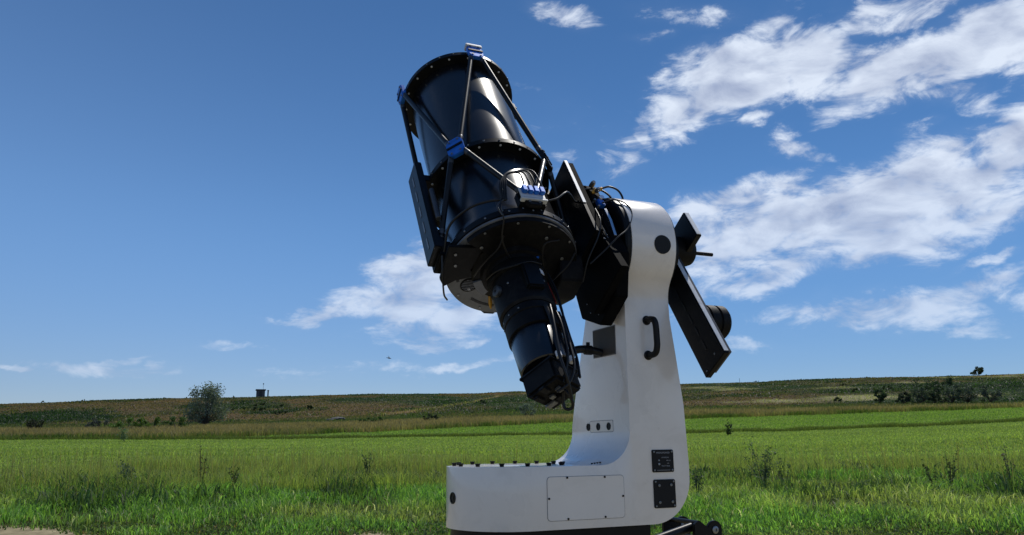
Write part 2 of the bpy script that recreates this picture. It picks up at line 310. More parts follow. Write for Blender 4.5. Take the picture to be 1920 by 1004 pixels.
def strip_back(x):                               # far edge of the second mown strip
    return np.clip(40.5+(x+11.5)*.95, 36.5, 54)
def edge_near(x):                                # where the gravel ends and the grass begins
    return 7.62-.35*np.clip((x+.5)/.7, 0, 1)+.15*(fbm(x*.9, x*0+3.3, 9)-.5)+.0*x+1.0*np.clip((-x-3.4)/1.5, 0, 1)+.85*np.exp(-((x+1.45)/.5)**2)
def lerp(a, b, t): return a+(b-a)*np.clip(t, 0, 1)[..., None]
def C3(*c): return np.array(c, float)
def ground_col(x, y):
    r = np.hypot(x, y); az = np.degrees(np.arctan2(x, y))
    n1 = fbm(x*.35, y*.35, 21); n2 = fbm(x*.06, y*.06, 31); n3 = fbm(x*1.7, y*1.7, 41)
    gravel = lerp(C3(.38, .325, .20), C3(.27, .225, .135), n3)
    soil = lerp(C3(.030, .040, .014), C3(.060, .058, .025), n1)
    hay = lerp(C3(.13, .20, .045), C3(.18, .25, .06), n1)
    streak = fbm(x*.05, y*.55, 51); hay = hay*(0.80+.4*streak)[..., None]
    dry = lerp(C3(.10, .085, .035), C3(.06, .075, .025), n1)
    flat = lerp(C3(.040, .062, .022), C3(.060, .075, .030), n1)
    # hillside
    hn = fbm(x*.045+3, y*.025, 61, 5); hm = fbm(x*.10, y*.055, 71, 5); hp = fbm(x*.16, y*.09, 81, 5)
    brown = lerp(C3(.085, .065, .036), C3(.15, .100, .058), hp)
    green = lerp(C3(.026, .045, .024), C3(.055, .070, .036), hp)
    pale = lerp(C3(.22, .19, .105), C3(.32, .28, .17), hp)
    leftness = np.clip((2-az)/22, 0, 1)
    hill = lerp(green, brown, (hn-.47)*5+.25+.6*leftness)*1.08
    hill = lerp(hill, green*.75, (.44-hm)*9)
    hill = lerp(hill, pale, (hm-.60)*8*np.clip((az-8)/8, 0, 1)*np.clip((260-r)/50, 0, 1))
    hill = lerp(hill, C3(.19, .095, .045)*np.ones_like(hill), np.clip((hp-.58)*9, 0, 1)*np.clip((r-140)/60, 0, .8))
    # a worn path climbing the bank
    px, py = np.sin(np.radians(az))*r, r
    tr = np.interp(az, [-11.5, -9.5, -6, -3, 0.5, 3], [84, 88, 100, 125, 185, 230])
    path = np.exp(-((r-tr)/(.02*tr+1.2))**2)*((az > -12) & (az < 3))
    hill = lerp(hill, C3(.26, .18, .095)*np.ones_like(hill), path*.8)
    c = np.where((y < 36.15)[..., None], hay, dry)
    sb = strip_back(x)
    c = np.where(((y > 35.9) & (y < sb))[..., None], hay, c)
    c = lerp(c, flat, (r-66)/3)
    c = lerp(c, hill, (r-83-6*n2)/4)
    c = lerp(soil, c, (r-17.5)/1.5)
    en = edge_near(x)
    c = lerp(gravel, c, (y-en-.05+.25*(n3-.5))/.12)
    return c

def build_ground():
    azs = np.radians(np.concatenate([np.arange(-180, -44, 3.), np.arange(-44, 44.01, .15), np.arange(47, 180, 3.)]))
    rs = np.concatenate([[0.02], np.linspace(1, 8, 8), np.arange(8.2, 12, .1), np.arange(12, 40, .35), np.arange(40, 70, .8), np.arange(70, 280, 1.5), np.geomspace(283, 3000, 16)])
    A, R = np.meshgrid(azs, rs); x = R*np.sin(A); y = R*np.cos(A); z = ground_z(x, y)
    na, nr = len(azs), len(rs)
    co = np.stack([x, y, z], -1).reshape(-1, 3).astype(np.float32)
    i, j = np.meshgrid(np.arange(nr-1), np.arange(na), indexing='ij'); j2 = (j+1) % na
    q = np.stack([i*na+j, i*na+j2, (i+1)*na+j2, (i+1)*na+j], -1).reshape(-1, 4)
    me = raw_mesh('ground', co, q, None, ground_col(x, y).reshape(-1, 3))
    m = mat('ground_cover', (.1, .1, .05), .95, attr='Col', noise=(9, .30), bump=.8, bscale=14, spec=0)
    me.materials.append(m)
    for p in (me,): p.shade_smooth()
    o = bpy.data.objects.new('ground', me); COL.objects.link(o); o['kind'] = 'structure'
    return o
def raw_mesh(name, co, quads, tris, col):
    me = bpy.data.meshes.new(name)
    nq = 0 if quads is None else len(quads); nt_ = 0 if tris is None else len(tris)
    me.vertices.add(len(co)); me.vertices.foreach_set('co', co.astype(np.float32).ravel())
    li = np.concatenate(([] if quads is None else [quads.ravel()])+([] if tris is None else [tris.ravel()])).astype(np.int32)
    me.loops.add(len(li)); me.loops.foreach_set('vertex_index', li)
    ls = np.concatenate([np.arange(nq)*4, nq*4+np.arange(nt_)*3]).astype(np.int32)
    me.polygons.add(nq+nt_); me.polygons.foreach_set('loop_start', ls)
    me.update(calc_edges=True); me.validate()
    if col is not None:
        a = me.color_attributes.new('Col', 'FLOAT_COLOR', 'POINT')
        c = np.ones((len(co), 4), np.float32); c[:, :3] = np.clip(col, 0, 1); a.data.foreach_set('color', c.ravel())
    return me
GROUND = build_ground()
LEAF = mat('grass_blades', (.1, .15, .03), .55, attr='Col', transl=.5, spec=.3)

def blades(name, x, y, h, w, lean, col, label, tipcol=None, var=.26, mats=None):
    n = len(x); z = ground_z(x, y)-.01
    th = rng.uniform(0, 2*PI, n); ld = rng.uniform(0, 2*PI, n)
    fx, fy = np.cos(th)*w/2, np.sin(th)*w/2
    lx, ly = np.cos(ld)*lean*h, np.sin(ld)*lean*h
    V = np.zeros((n, 5, 3)); 
    V[:, 0] = np.stack([x-fx, y-fy, z], -1); V[:, 1] = np.stack([x+fx, y+fy, z], -1)
    mx, my, mz = x+lx*.3, y+ly*.3, z+h*.58
    V[:, 2] = np.stack([mx+fx*.75, my+fy*.75, mz], -1); V[:, 3] = np.stack([mx-fx*.75, my-fy*.75, mz], -1)
    V[:, 4] = np.stack([x+lx, y+ly, z+h*np.maximum(.35, 1-.35*lean)], -1)
    base = np.arange(n)[:, None]*5
    q = base+np.array([[0, 1, 2, 3]]); t = base+np.array([[3, 2, 4]])
    col = col*rng.lognormal(0, var, n)[:, None]
    C = np.repeat(col[:, None, :], 5, 1)
    if tipcol is not None: C[:, 4] = tipcol; C[:, 2:4] = (C[:, 2:4]+tipcol[:, None])/2
    me = raw_mesh(name, V.reshape(-1, 3), q, t, C.reshape(-1, 3)); me.materials.append(mats or LEAF)
    o = bpy.data.objects.new(name, me); COL.objects.link(o)
    return tag(o, label, name.replace('_', ' '), kind='stuff')
AZV = 45
def scatter(n, r0, r1, p=2.0, az=AZV):
    u = rng.uniform(0, 1, n); r = (r0**p+u*(r1**p-r0**p))**(1/p); a = np.radians(rng.uniform(-az, az, n)); return r*np.sin(a), r*np.cos(a)
def hue(a, b, n): return a+(b-a)*rng.uniform(0, 1, (n, 1))
def keep(m, *arrs): return [a[m] for a in arrs]
def clumpy(x, y, s, f=1.3): return fbm(x*f, y*f, s, 3)

def build_vegetation():
    # low clover and weeds creeping over the gravel edge
    x, y = scatter(60000, 7.3, 10.2, 1.2); m = y > edge_near(x)+rng.normal(0, .07, len(x)); x, y = keep(m, x, y); n = len(x)
    c = hue(C3(.07, .12, .03), C3(.17, .23, .08), n); k = rng.uniform(0, 1, n) < .06; c[k] = C3(.28, .20, .10)
    blades('clover', x, y, rng.uniform(.02, .06, n)*(.5+clumpy(x, y, 3)), rng.uniform(.012, .028, n), rng.uniform(.3, .9, n), c, 'low clover and weeds creeping over the edge of the tan gravel')
    # lush green grass verge
    x, y = scatter(138000, 8.0, 14.8, 1.3); cl = clumpy(x, y, 7, 1.6); m = (y > edge_near(x)+.25+rng.normal(0, .15, len(x))) & (rng.uniform(0, 1, len(x)) < (cl-.22)*2.6); x, y, cl = keep(m, x, y, cl); n = len(x)
    r = np.hypot(x, y); hb = fbm(x*.45, y*.7, 91, 3)
    c = lerp(hue(C3(.07, .16, .035), C3(.15, .29, .06), n), hue(C3(.13, .20, .05), C3(.24, .30, .10), n), (hb-.42)*5)
    c = c*(.55+1.0*cl)[:, None]; k = rng.uniform(0, 1, n) < .03; c[k] = C3(.42, .45, .28)
    c = c*C3(1.6, 1.4, 1.45)
    blades('verge_grass', x, y, rng.uniform(.05, .17, n)*(.4+1.2*cl)*np.clip((r-7.6)/2.2, .45, 1.15), rng.uniform(.007, .017, n), rng.uniform(.2, 1.0, n), c, 'lush green grass on the verge nearest the gravel')
    # taller uncut grass, thin enough that the field shows through
    x, y = scatter(104000, 12.4, 18.5, 1.5); cl = clumpy(x, y, 13, .8); az = np.degrees(np.arctan2(x, y)); lf = np.clip((2-az)/10, 0, 1)
    m = rng.uniform(0, 1, len(x)) < np.clip((cl-.30)*2.6, 0, 1); x, y, cl, lf = keep(m, x, y, cl, lf); n = len(x)
    c = hue(C3(.16, .23, .05), C3(.28, .36, .08), n)*(.55+.9*cl)[:, None]; tip = hue(C3(.28, .34, .08), C3(.46, .46, .18), n)
    blades('tall_grass', x, y, rng.uniform(.10, .32, n)*(.45+.9*cl)*(.8+.35*lf), rng.uniform(.005, .012, n), rng.uniform(.1, .8, n), c, 'taller uncut grass along the near edge of the hay field', tip)
    # dark blades added to paint the shade at the foot of the tall grass
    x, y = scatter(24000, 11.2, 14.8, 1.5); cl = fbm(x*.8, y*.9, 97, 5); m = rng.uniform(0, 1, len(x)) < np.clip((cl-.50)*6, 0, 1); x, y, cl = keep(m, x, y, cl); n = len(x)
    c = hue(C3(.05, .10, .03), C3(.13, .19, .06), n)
    blades('dark_shade_blades', x, y, rng.uniform(.08, .34, n)*(.3+1.2*cl), rng.uniform(.014, .03, n), rng.uniform(.2, .9, n), c, 'dark blades painting the shade at the foot of the tall grass')
    # thin seeding stems standing above it
    x, y = scatter(4200, 12.0, 17.5, 1.6); az = np.degrees(np.arctan2(x, y)); m = (az < -3)*(rng.uniform(0, 1, len(x)) < .9) | (rng.uniform(0, 1, len(x)) < .45); x, y = keep(m, x, y); n = len(x)
    c = hue(C3(.20, .20, .05), C3(.30, .27, .09), n); tip = hue(C3(.30, .21, .09), C3(.38, .34, .16), n)
    blades('seeding_stems', x, y, rng.uniform(.35, .75, n), rng.uniform(.004, .007, n), rng.uniform(.02, .25, n), c, 'thin dry stems with seed heads rising out of the tall grass', tip)
    # hay field
    x, y = scatter(290000, 16.0, 45, 1.25); m = y < 36.1; x, y = keep(m, x, y); n = len(x)
    st = .5*fbm(x*.05, y*.55, 51)+.5*fbm(x*.02, y*1.3, 52, 2); cl = clumpy(x, y, 23, .6)
    c = hue(C3(.25, .33, .075), C3(.36, .44, .12), n)*(.50+.75*st+.2*cl)[:, None]; k = rng.uniform(0, 1, n) < .03; c[k] = C3(.40, .40, .18)
    tall = 1+.9*(np.abs(y-(22.5+.05*x)) < .35)*cl*2
    blades('hay_field_grass', x, y, rng.uniform(.03, .085, n)*tall, rng.uniform(.012, .028, n), rng.uniform(.2, .9, n), c, 'short bright green mown grass of the hay field', var=.16)
    # uncut row between the two mown strips
    x = rng.uniform(-40, 44, 66000); y = 36.1+rng.uniform(0, 1, 66000)**1.2*1.5+.25*(fbm(x*.3, x*0, 5)-.5); n = len(x); cl = clumpy(x, y, 29, .8)
    c = hue(C3(.06, .10, .02), C3(.12, .165, .035), n)*(.6+.8*cl)[:, None]; tip = hue(C3(.14, .19, .04), C3(.20, .19, .07), n)
    blades('uncut_grass_row', x, y, rng.uniform(.07, .22, n)*(.4+cl), rng.uniform(.01, .022, n), rng.uniform(.1, .6, n), c, 'dark row of uncut grass between the two mown strips', tip)
    # second mown strip
    x = rng.uniform(-13, 50, 76000); y = rng.uniform(37.5, 54, 76000); m = y < strip_back(x); x, y = keep(m, x, y); n = len(x)
    c = hue(C3(.18, .29, .055), C3(.27, .37, .085), n)
    blades('far_strip_grass', x, y, rng.uniform(.05, .12, n), rng.uniform(.02, .045, n), rng.uniform(.2, .8, n), c, 'short bright grass of the narrower mown strip beyond the uncut row', var=.14)
    # reddish standing grass in front of the bank
    x, y = scatter(250000, 36, 67, 1.6); sb = strip_back(x); m = (y > sb+.1) & ((y > 37.4) | (x < -10)); x, y = keep(m, x, y); n = len(x); sb = sb[m]
    f = np.clip((y-sb)/2.5, 0, 1)[:, None]; cl = (.5*clumpy(x, y, 37, .3)+.5*clumpy(x, y, 39, 1.1))[:, None]
    g = hue(C3(.07, .13, .022), C3(.13, .19, .035), n); d = hue(C3(.20, .145, .075), C3(.34, .24, .14), n)
    mixf = np.clip(f*1.1+(cl-.5)*3.2, 0, 1); g = g*(.45+1.1*cl); d = d*(.5+1.0*cl)
    c = g*(1-mixf*.65)+d*mixf*.65; tip = g*(1-mixf)+d*mixf*1.25
    blades('reddish_standing_grass', x, y, rng.uniform(.2, .5, n)*(.6+.6*cl[:, 0]), rng.uniform(.018, .04, n), rng.uniform(.1, .5, n), c, 'standing reddish brown grass in front of the bank', tip)
    x, y = scatter(60000, 64, 88, 1.6); n = len(x); cl = clumpy(x, y, 43, .2)
    c = lerp(hue(C3(.07, .105, .03), C3(.12, .15, .05), n), hue(C3(.14, .12, .05), C3(.22, .17, .08), n), (cl-.45)*4)
    blades('pasture_grass', x, y, rng.uniform(.08, .22, n), rng.uniform(.03, .07, n), rng.uniform(.2, .7, n), c, 'flat dull green pasture at the foot of the bank')
    # scrub on the hillside: leaf tufts
    x, y = scatter(210000, 84, 268, 1.3, 36); n = len(x); base = ground_col(x, y); rr = np.hypot(x, y)
    cl = fbm(x*.10, y*.055, 71, 5); dk = (cl < .44)
    h = rng.uniform(.08, .24, n)*(1+1.4*dk*rng.uniform(0, 1, n)); c = base*rng.uniform(1.0, 1.45, (n, 1))*C3(.95, 1.06, 1.0); c[dk] *= C3(.8, 1.0, .75)
    blades('hillside_scrub', x, y, h, rng.uniform(.10, .26, n)*np.clip(rr/150, .6, 1.4), rng.uniform(.6, 2.0, n), c, 'brown and green scrub covering the long bank', var=.12)
build_vegetation()

# leafy clumps: things one can point at
def leaf_mesh(centres, size, cols, name='leaves', flat=.0):
    n = len(centres); a = rng.normal(size=(n, 3)); a /= np.linalg.norm(a, axis=1)[:, None]
    b = rng.normal(size=(n, 3)); b -= a*(a*b).sum(1)[:, None]; b /= np.linalg.norm(b, axis=1)[:, None]
    s = (size*rng.uniform(.6, 1.4, n))[:, None]
    V = np.stack([centres-a*s, centres+b*s*.38, centres+a*s, centres-b*s*.38], 1)
    q = np.arange(n)[:, None]*4+np.arange(4)[None]
    return raw_mesh(name, V.reshape(-1, 3), q, None, np.repeat(cols[:, None], 4, 1).reshape(-1, 3))
BARK = mat('bark', (.075, .06, .045), .85, noise=(20, .3), bump=.4, bscale=30)
FOLI = mat('foliage', (.05, .08, .03), .6, attr='Col', transl=.35, spec=.3)
def shrub(name, az, r, w, h, nleaf, leaf, c0, c1, label, cat, group=None, lobes=26, trunk=.12, seed=0, airy=.0, squash=.6):
    R = np.random.default_rng(seed+100); x, y = polar(az, r); z = gz(x, y)-.03
    root = empty(name, (x, y, z)); tag(root, label, cat, group)
    ends = []; mb = MB()
    th = h*trunk
    mb.tube([(0, 0, 0), (w*.01, 0, th), (w*.02, 0, th*1.6)], lambda t: .035*h**.7*(1-.4*t), 7)
    for i in range(lobes):
        a = R.uniform(0, 2*PI); u = R.uniform(0, 1)
        zz = th+(h-th)*(.12+.80*u); prof = math.sqrt(max(.05, 1-((zz/h-.42)/.62)**2))
        rad = w/2*prof*R.uniform(.35, .95)
        e = Vector((rad*math.cos(a), rad*math.sin(a), zz)); ends.append((e, R.uniform(.13, .24)*min(w, h)*(1-airy*.4)))
        mid = e*.5+Vector((0, 0, th*.3)); mb.tube([(w*.015, 0, th), mid, e], lambda t: .016*h**.7*(1-.8*t)+.002, 5, k=3)
    mb.build('trunk', BARK, root)
    P = []; Cc = []
    for e, rd in ends:
        k = nleaf//lobes; d = R.normal(size=(k, 3)); d /= np.linalg.norm(d, axis=1)[:, None]
        p = np.array(e)+d*(rd*R.uniform(.15, 1.0+airy, (k, 1))**.6)*np.array([1, 1, .8]); P.append(p)
        t = R.uniform(0, 1); Cc.append((C3(*c0)*(1-t)+C3(*c1)*t)*R.uniform(.7, 1.3, (k, 1)))
    P = np.concatenate(P); Cc = np.concatenate(Cc)*1.45; P[:, 2] = np.maximum(P[:, 2], .02)
    me = leaf_mesh(P, leaf, Cc, 'crown'); me.materials.append(FOLI)
    o = bpy.data.objects.new('crown', me); COL.objects.link(o); o.parent = root
    return root

OLIVE0, OLIVE1 = (.05, .07, .045), (.13, .155, .115)
shrub('olive_tree', -21.07, 70, 3.3, 3.45, 6000, .085, OLIVE0, (.15, .17, .14), 'round grey green tree standing alone at the foot of the bank on the left', 'tree', lobes=46, seed=1, airy=.3, trunk=.08)
tr = [(26.56, 88, 3.1, 2.9, 'dark tall tree behind the left end of the clump, topmost crown against the bank', (.022, .04, .018), (.04, .065, .03), 27),
      (24.67, 88, 1.3, 1.8, 'small upright dark bush standing apart left of the clump at the foot of the bank', (.02, .04, .018), (.035, .06, .028), 18),
      (26.35, 86, 1.7, 1.3, 'low dark bush at the left end of the tree clump', (.02, .03, .02), (.05, .065, .04), 16),
      (27.3, 86, 2.0, 1.9, 'grey green bush in front of the tallest dark tree', OLIVE0, (.10, .125, .09), 20),
      (28.1, 86, 1.7, 1.3, 'small low bush between the grey green bushes of the clump', (.03, .045, .025), (.07, .09, .05), 16),
      (28.9, 86, 2.6, 2.1, 'broad grey green bush in the middle of the clump', (.03, .045, .03), (.09, .115, .09), 24),
      (29.9, 86, 2.6, 2.1, 'round blue grey bush right of the broad one', (.03, .042, .032), (.10, .12, .10), 24),
      (31.1, 86, 2.3, 1.8, 'pale blue grey bush at the right end of the clump', (.04, .055, .04), (.11, .13, .11), 22),
      (29.25, 95, 1.6, 2.7, 'slender dark tree rising behind the broad grey green bush', (.02, .04, .018), (.04, .065, .03), 18),
      (27.9, 92, 2.4, 2.2, 'dark bush tucked between the two tall trees behind', (.02, .038, .018), (.04, .06, .03), 20)]
for i, (a, r, w, h, lb, c0, c1, nl) in enumerate(tr):
    a = [27.15, 24.67, 26.05, 26.95, 27.75, 28.75, 29.6, 30.8, 28.6, 27.75][i]
    shrub('bush' if h < 2.5 else 'dark_tree', a, r, w*.92, h*.88, 1500, .085, c0, c1, lb, 'bush' if h < 2.5 else 'tree', 'bushes and trees in the clump at the foot of the bank', lobes=nl, seed=20+i, trunk=.06)
shrub('crest_tree', 30.35, 258, 4.2, 2.6, 1800, .18, (.03, .045, .02), (.05, .07, .03), 'small dark tree alone on the crest of the bank at the right', 'tree', lobes=14, seed=40, airy=.3)
shrub('grey_bush', 0.95, 66, 1.7, 1.25, 2200, .05, (.09, .11, .09), (.17, .20, .17), 'small silvery bush below the camera end of the telescope', 'bush', lobes=18, seed=41, trunk=.05)
low = [(-30.72, 62, 1.6, .95, (.02, .025, .015), (.045, .05, .03), 'dark bare looking bush in the dry grass near the left edge'),
       (-27.2, 66, 2.2, .9, (.05, .055, .05), (.10, .11, .10), 'grey twiggy bush between the dark bush and the bright green thicket'),
       (-25.7, 60, 2.2, .95, (.05, .09, .018), (.09, .15, .03), 'bright green bush at the left end of the thicket'),
       (-24.3, 60, 2.4, .95, (.05, .085, .018), (.09, .14, .03), 'bright green bush in the thicket left of the olive tree'),
       (-22.8, 61, 1.8, 1.0, (.04, .07, .02), (.07, .11, .03), 'green bush of the thicket nearest the olive tree'),
       (-10.0, 64, 2.6, .6, (.035, .075, .018), (.06, .10, .025), 'low spreading green bush below the worn path'),
       (-5.9, 62, 1.3, .75, (.02, .03, .015), (.05, .06, .03), 'small dark bush in the dry grass left of the telescope camera')]
for i, (a, r, w, h, c0, c1, lb) in enumerate(low):
    shrub('low_bush', a, r, w, h, 1100, .07, c0, c1, lb, 'bush', 'low bushes in the dry grass', lobes=16, seed=60+i, trunk=.05)
# dark tufts dotted over the left half of the bank and the crest line
g2 = np.random.default_rng(77)
for i in range(26):
    a = g2.uniform(-18.5, -15.5) if i < 9 else g2.uniform(-33, 33); r = g2.uniform(88, 150) if i < 9 else (g2.uniform(254, 262) if i < 19 else g2.uniform(90, 150))
    o = shrub('scrub_tuft', a, r, g2.uniform(.8, 1.7), g2.uniform(.4, .7), 260, .13, (.02, .035, .015), (.05, .065, .025), None, 'scrub tuft', 'dark scrub tufts dotted over the bank', lobes=7, seed=200+i, trunk=.1)
    o['label'] = 'small dark scrub tuft on the grassy bank, low and rounded'

def weed(az, r, h, n, spread, label, c0=(.05, .085, .035), c1=(.13, .17, .10), seed=0, leaf=.022, stems=7, lean=.35):
    R = np.random.default_rng(seed+500); x, y = polar(az, r); root = empty('weed', (x, y, gz(x, y)-.02)); tag(root, label, 'weed', 'weeds standing in the tall grass')
    mb = MB(); P = []
    for i in range(stems):
        a = R.uniform(0, 2*PI); hh = h*R.uniform(.55, 1.0); e = Vector((math.cos(a)*hh*lean*R.uniform(.2, 1), math.sin(a)*hh*lean*R.uniform(.2, 1), hh))
        mb.tube([(0, 0, 0), e*.5+Vector((0, 0, hh*.06)), e], lambda t: .005*(1-.6*t), 5, k=4)
        for k in range(n//stems):
            t = R.uniform(.25, 1.0); p = e*t+Vector(R.normal(size=3))*spread*(.4+.6*t)*.35; P.append(p)
    mb.build('stem', STEMM, root)
    P = np.array([list(p) for p in P]); P[:, 2] = np.maximum(P[:, 2], .02); c = hue(C3(*c0), C3(*c1), len(P))
    me = leaf_mesh(P, leaf, c, 'foliage'); me.materials.append(FOLI); o = bpy.data.objects.new('foliage', me); COL.objects.link(o); o.parent = root
STEMM = mat('green_stem', (.05, .06, .025), .7)
weed(17.0, 12.6, .72, 420, .13, 'large branching grey green weed in the tall grass right of the mount', seed=1, stems=9, lean=.65)
weed(18.3, 12.7, .50, 110, .10, 'thin leaning weed just right of the large branching one', seed=2, stems=3, lean=.8)
weed(-25.5, 13.4, .55, 300, .11, 'pale leafed weed in the tall grass near the left edge', seed=3, stems=6, c1=(.18, .22, .15))
weed(14.89, 34, .55, 160, .25, 'dark weed alone at the back of the hay field right of the mount', seed=4, leaf=.05, stems=4, c0=(.02, .035, .015), c1=(.05, .07, .03))
weed(-10.1, 13.2, .62, 190, .08, 'slim dark weed left of the white base, darkest one there', seed=5, stems=5, c0=(.04, .07, .025), c1=(.09, .14, .05), lean=.25)
weed(12.6, 11.6, .50, 220, .12, 'leafy weed close to the right corner of the white base', seed=6, stems=6)
weed(31.3, 12.6, .72, 90, .05, 'tall thin dry stalk near the right edge', seed=7, stems=4, c0=(.10, .10, .05), c1=(.22, .20, .12), lean=.22)
weed(28.1, 12.6, .6, 90, .05, 'dark bristly stalk left of the tall thin dry one', seed=8, stems=5, c0=(.05, .06, .025), c1=(.10, .12, .05), lean=.3)
weed(27.2, 12.2, .42, 90, .05, 'short dark stalk in the tall grass below the tree clump', seed=9, stems=4, c0=(.05, .07, .025), c1=(.10, .13, .05), lean=.4)
weed(-21.0, 13.2, .80, 70, .06, 'tall bare dry stalk with a bent dark leaf below the olive tree', seed=10, stems=4, c0=(.06, .05, .03), c1=(.13, .12, .05), lean=.22)
weed(-18.9, 12.7, .42, 120, .10, 'broad leafed dark weed between the bent stalk and the slim one', seed=11, stems=5, c0=(.02, .04, .015), c1=(.05, .08, .025))
weed(-25.8, 36.6, .6, 200, .3, 'pale leafy weed at the back edge of the hay field on the left', seed=14, leaf=.05, stems=5, c0=(.09, .15, .07), c1=(.22, .27, .17))
weed(5.0, 24, .35, 60, .1, 'weed hidden low beside the white arm', seed=12, stems=3)

# ------------------------------------------------------------------ hut, post and mast on the crest
def hut():
    x, y = polar(-17.61, 259); z = gz(x, y)-.1
    grey = mat('weathered_grey_wall', (.075, .08, .09), .8, noise=(3, .3)); dark = mat('dark_hut_roof', (.03, .033, .038), .7)
    root = empty('hut', (x, y, z), (0, 0, math.radians(20))); tag(root, 'small grey hut with a flat dark roof on the crest of the bank', 'hut')
    MB().box(-1.25, 1.25, -1.2, 1.2, 0, 2.1, .02).build('wall', grey, root)
    MB().box(-1.5, 1.5, -1.45, 1.45, 2.103, 2.42, .03).build('roof', dark, root)
    MB().box(-.45, .4, -1.235, -1.203, .05, 1.85, .01).build('door', dark, root)
    MB().box(.62, 1.05, -1.235, -1.203, 1.0, 1.6, .01).build('window', mat('hut_window', (.02, .025, .03), .15), root)
    x, y = polar(-17.12, 259); p = empty('post', (x, y, gz(x, y)-.1)); tag(p, 'short thick dark post on the crest right of the grey hut', 'post')
    MB().box(-.17, .17, -.17, .17, 0, 2.0, .03).build('shaft', grey, p); MB().box(-.24, .24, -.24, .24, 2.003, 2.22, .03).build('cap', dark, p)
    x, y = polar(-17.45, 261); p = empty('mast', (x, y, gz(x, y)-.1)); tag(p, 'thin mast with a small head standing behind the hut', 'mast')
    MB().cyl((0, 0, 0), (0, 0, 4.0), .05, .035, 8).build('pole', grey, p); MB().box(-.14, .14, -.1, .1, 4.003, 4.4, .02).build('head', grey, p)
    x, y = polar(15.9, 259); p = empty('marker_post', (x, y, gz(x, y)-.1)); tag(p, 'thin marker post on the crest to the right of the mount', 'post')
    MB().cyl((0, 0, 0), (0, 0, 1.5), .06, .05, 8).build('shaft', grey, p)
hut()
def rocks():
    stone = mat('pale_stone', (.12, .115, .10), .85, noise=(4, .3), bump=.4, bscale=8)
    for k, (a, r, s, lb) in enumerate([(-12.35, 78, .7, 'larger pale slab lying at the foot of the worn path'), (-12.9, 77.5, .4, 'smaller pale slab just left of the larger one at the foot of the path')]):
        x, y = polar(a, r); bm = bmesh.new(); bmesh.ops.create_icosphere(bm, subdivisions=2, radius=1)
        for v in bm.verts: v.co = Vector((v.co.x*s*1.1, v.co.y*s*.6, v.co.z*s*.28))*(1+.22*(fbm(np.array([v.co.x*2+k]), np.array([v.co.y*2+v.co.z]), 5)[0]-.5)*2)
        mb = MB(); me = bpy.data.meshes.new('r'); bm.to_mesh(me); bm.free(); mb.bm.from_mesh(me)
        o = mb.build('stone_slab', stone, None, 25); o.location = (x, y, gz(x, y)+.12*s); tag(o, lb, 'rock', 'pale slabs at the foot of the path')
rocks()
def bird():
    # one continuous skinned body with wings, gliding
    a = math.radians(-8.94); D = 62; bm = bmesh.new(); vl = bm.verts.layers.skin.verify()
    def v(p, r): q = bm.verts.new(p); q[vl].radius = (r, r); return q
    b0 = v((0, 0, 0), .045); b0[vl].use_root = True
    b1 = v((.11, 0, .01), .03); b2 = v((.16, 0, .02), .024); b3 = v((.20, 0, .015), .008); t1 = v((-.12, 0, .0), .022); t2 = v((-.22, 0, -.005), .012)
    for p, q in ((b0, b1), (b1, b2), (b2, b3), (b0, t1), (t1, t2)): bm.edges.new((p, q))
    for s in (-1, 1):
        w1 = v((.02, s*.11, .05), .022); w2 = v((-.01, s*.24, .06), .012); w3 = v((-.07, s*.34, .03), .005)
        bm.edges.new((b0, w1)); bm.edges.new((w1, w2)); bm.edges.new((w2, w3))
    me = bpy.data.meshes.new('bird'); bm.to_mesh(me); bm.free(); o = bpy.data.objects.new('bird', me); COL.objects.link(o)
    o.modifiers.new('s', 'SKIN'); sm = o.modifiers.new('d', 'SUBSURF'); sm.levels = 1
    dg = bpy.context.evaluated_depsgraph_get(); m2 = bpy.data.meshes.new_from_object(o.evaluated_get(dg)); o.modifiers.clear(); o.data = m2
    m2.materials.clear(); m2.materials.append(mat('dark_feathers', (.03, .027, .025), .8)); m2.shade_smooth()
    o.location = (D*math.sin(a), D*math.cos(a), EYE+D*.1044); o.rotation_euler = (.5, .2, .4)
    tag(o, 'tiny dark bird gliding low in the sky left of the telescope', 'bird')
bird()

# ------------------------------------------------------------------ telescope mount (white single arm)
PSI = math.radians(23)
ORG = (0.3593, 3.3071, 0)
ZB, ZT, ZH = .59, .812, 1.635
HY, HZ = -.077, 1.683                   # base underside, base top, altitude axis
AZX = -.405
RH = .228
mount = empty('telescope_mount', ORG, (0, 0, PSI))
tag(mount, 'white single arm telescope mount with a flat rounded base and curved upright', 'telescope mount')

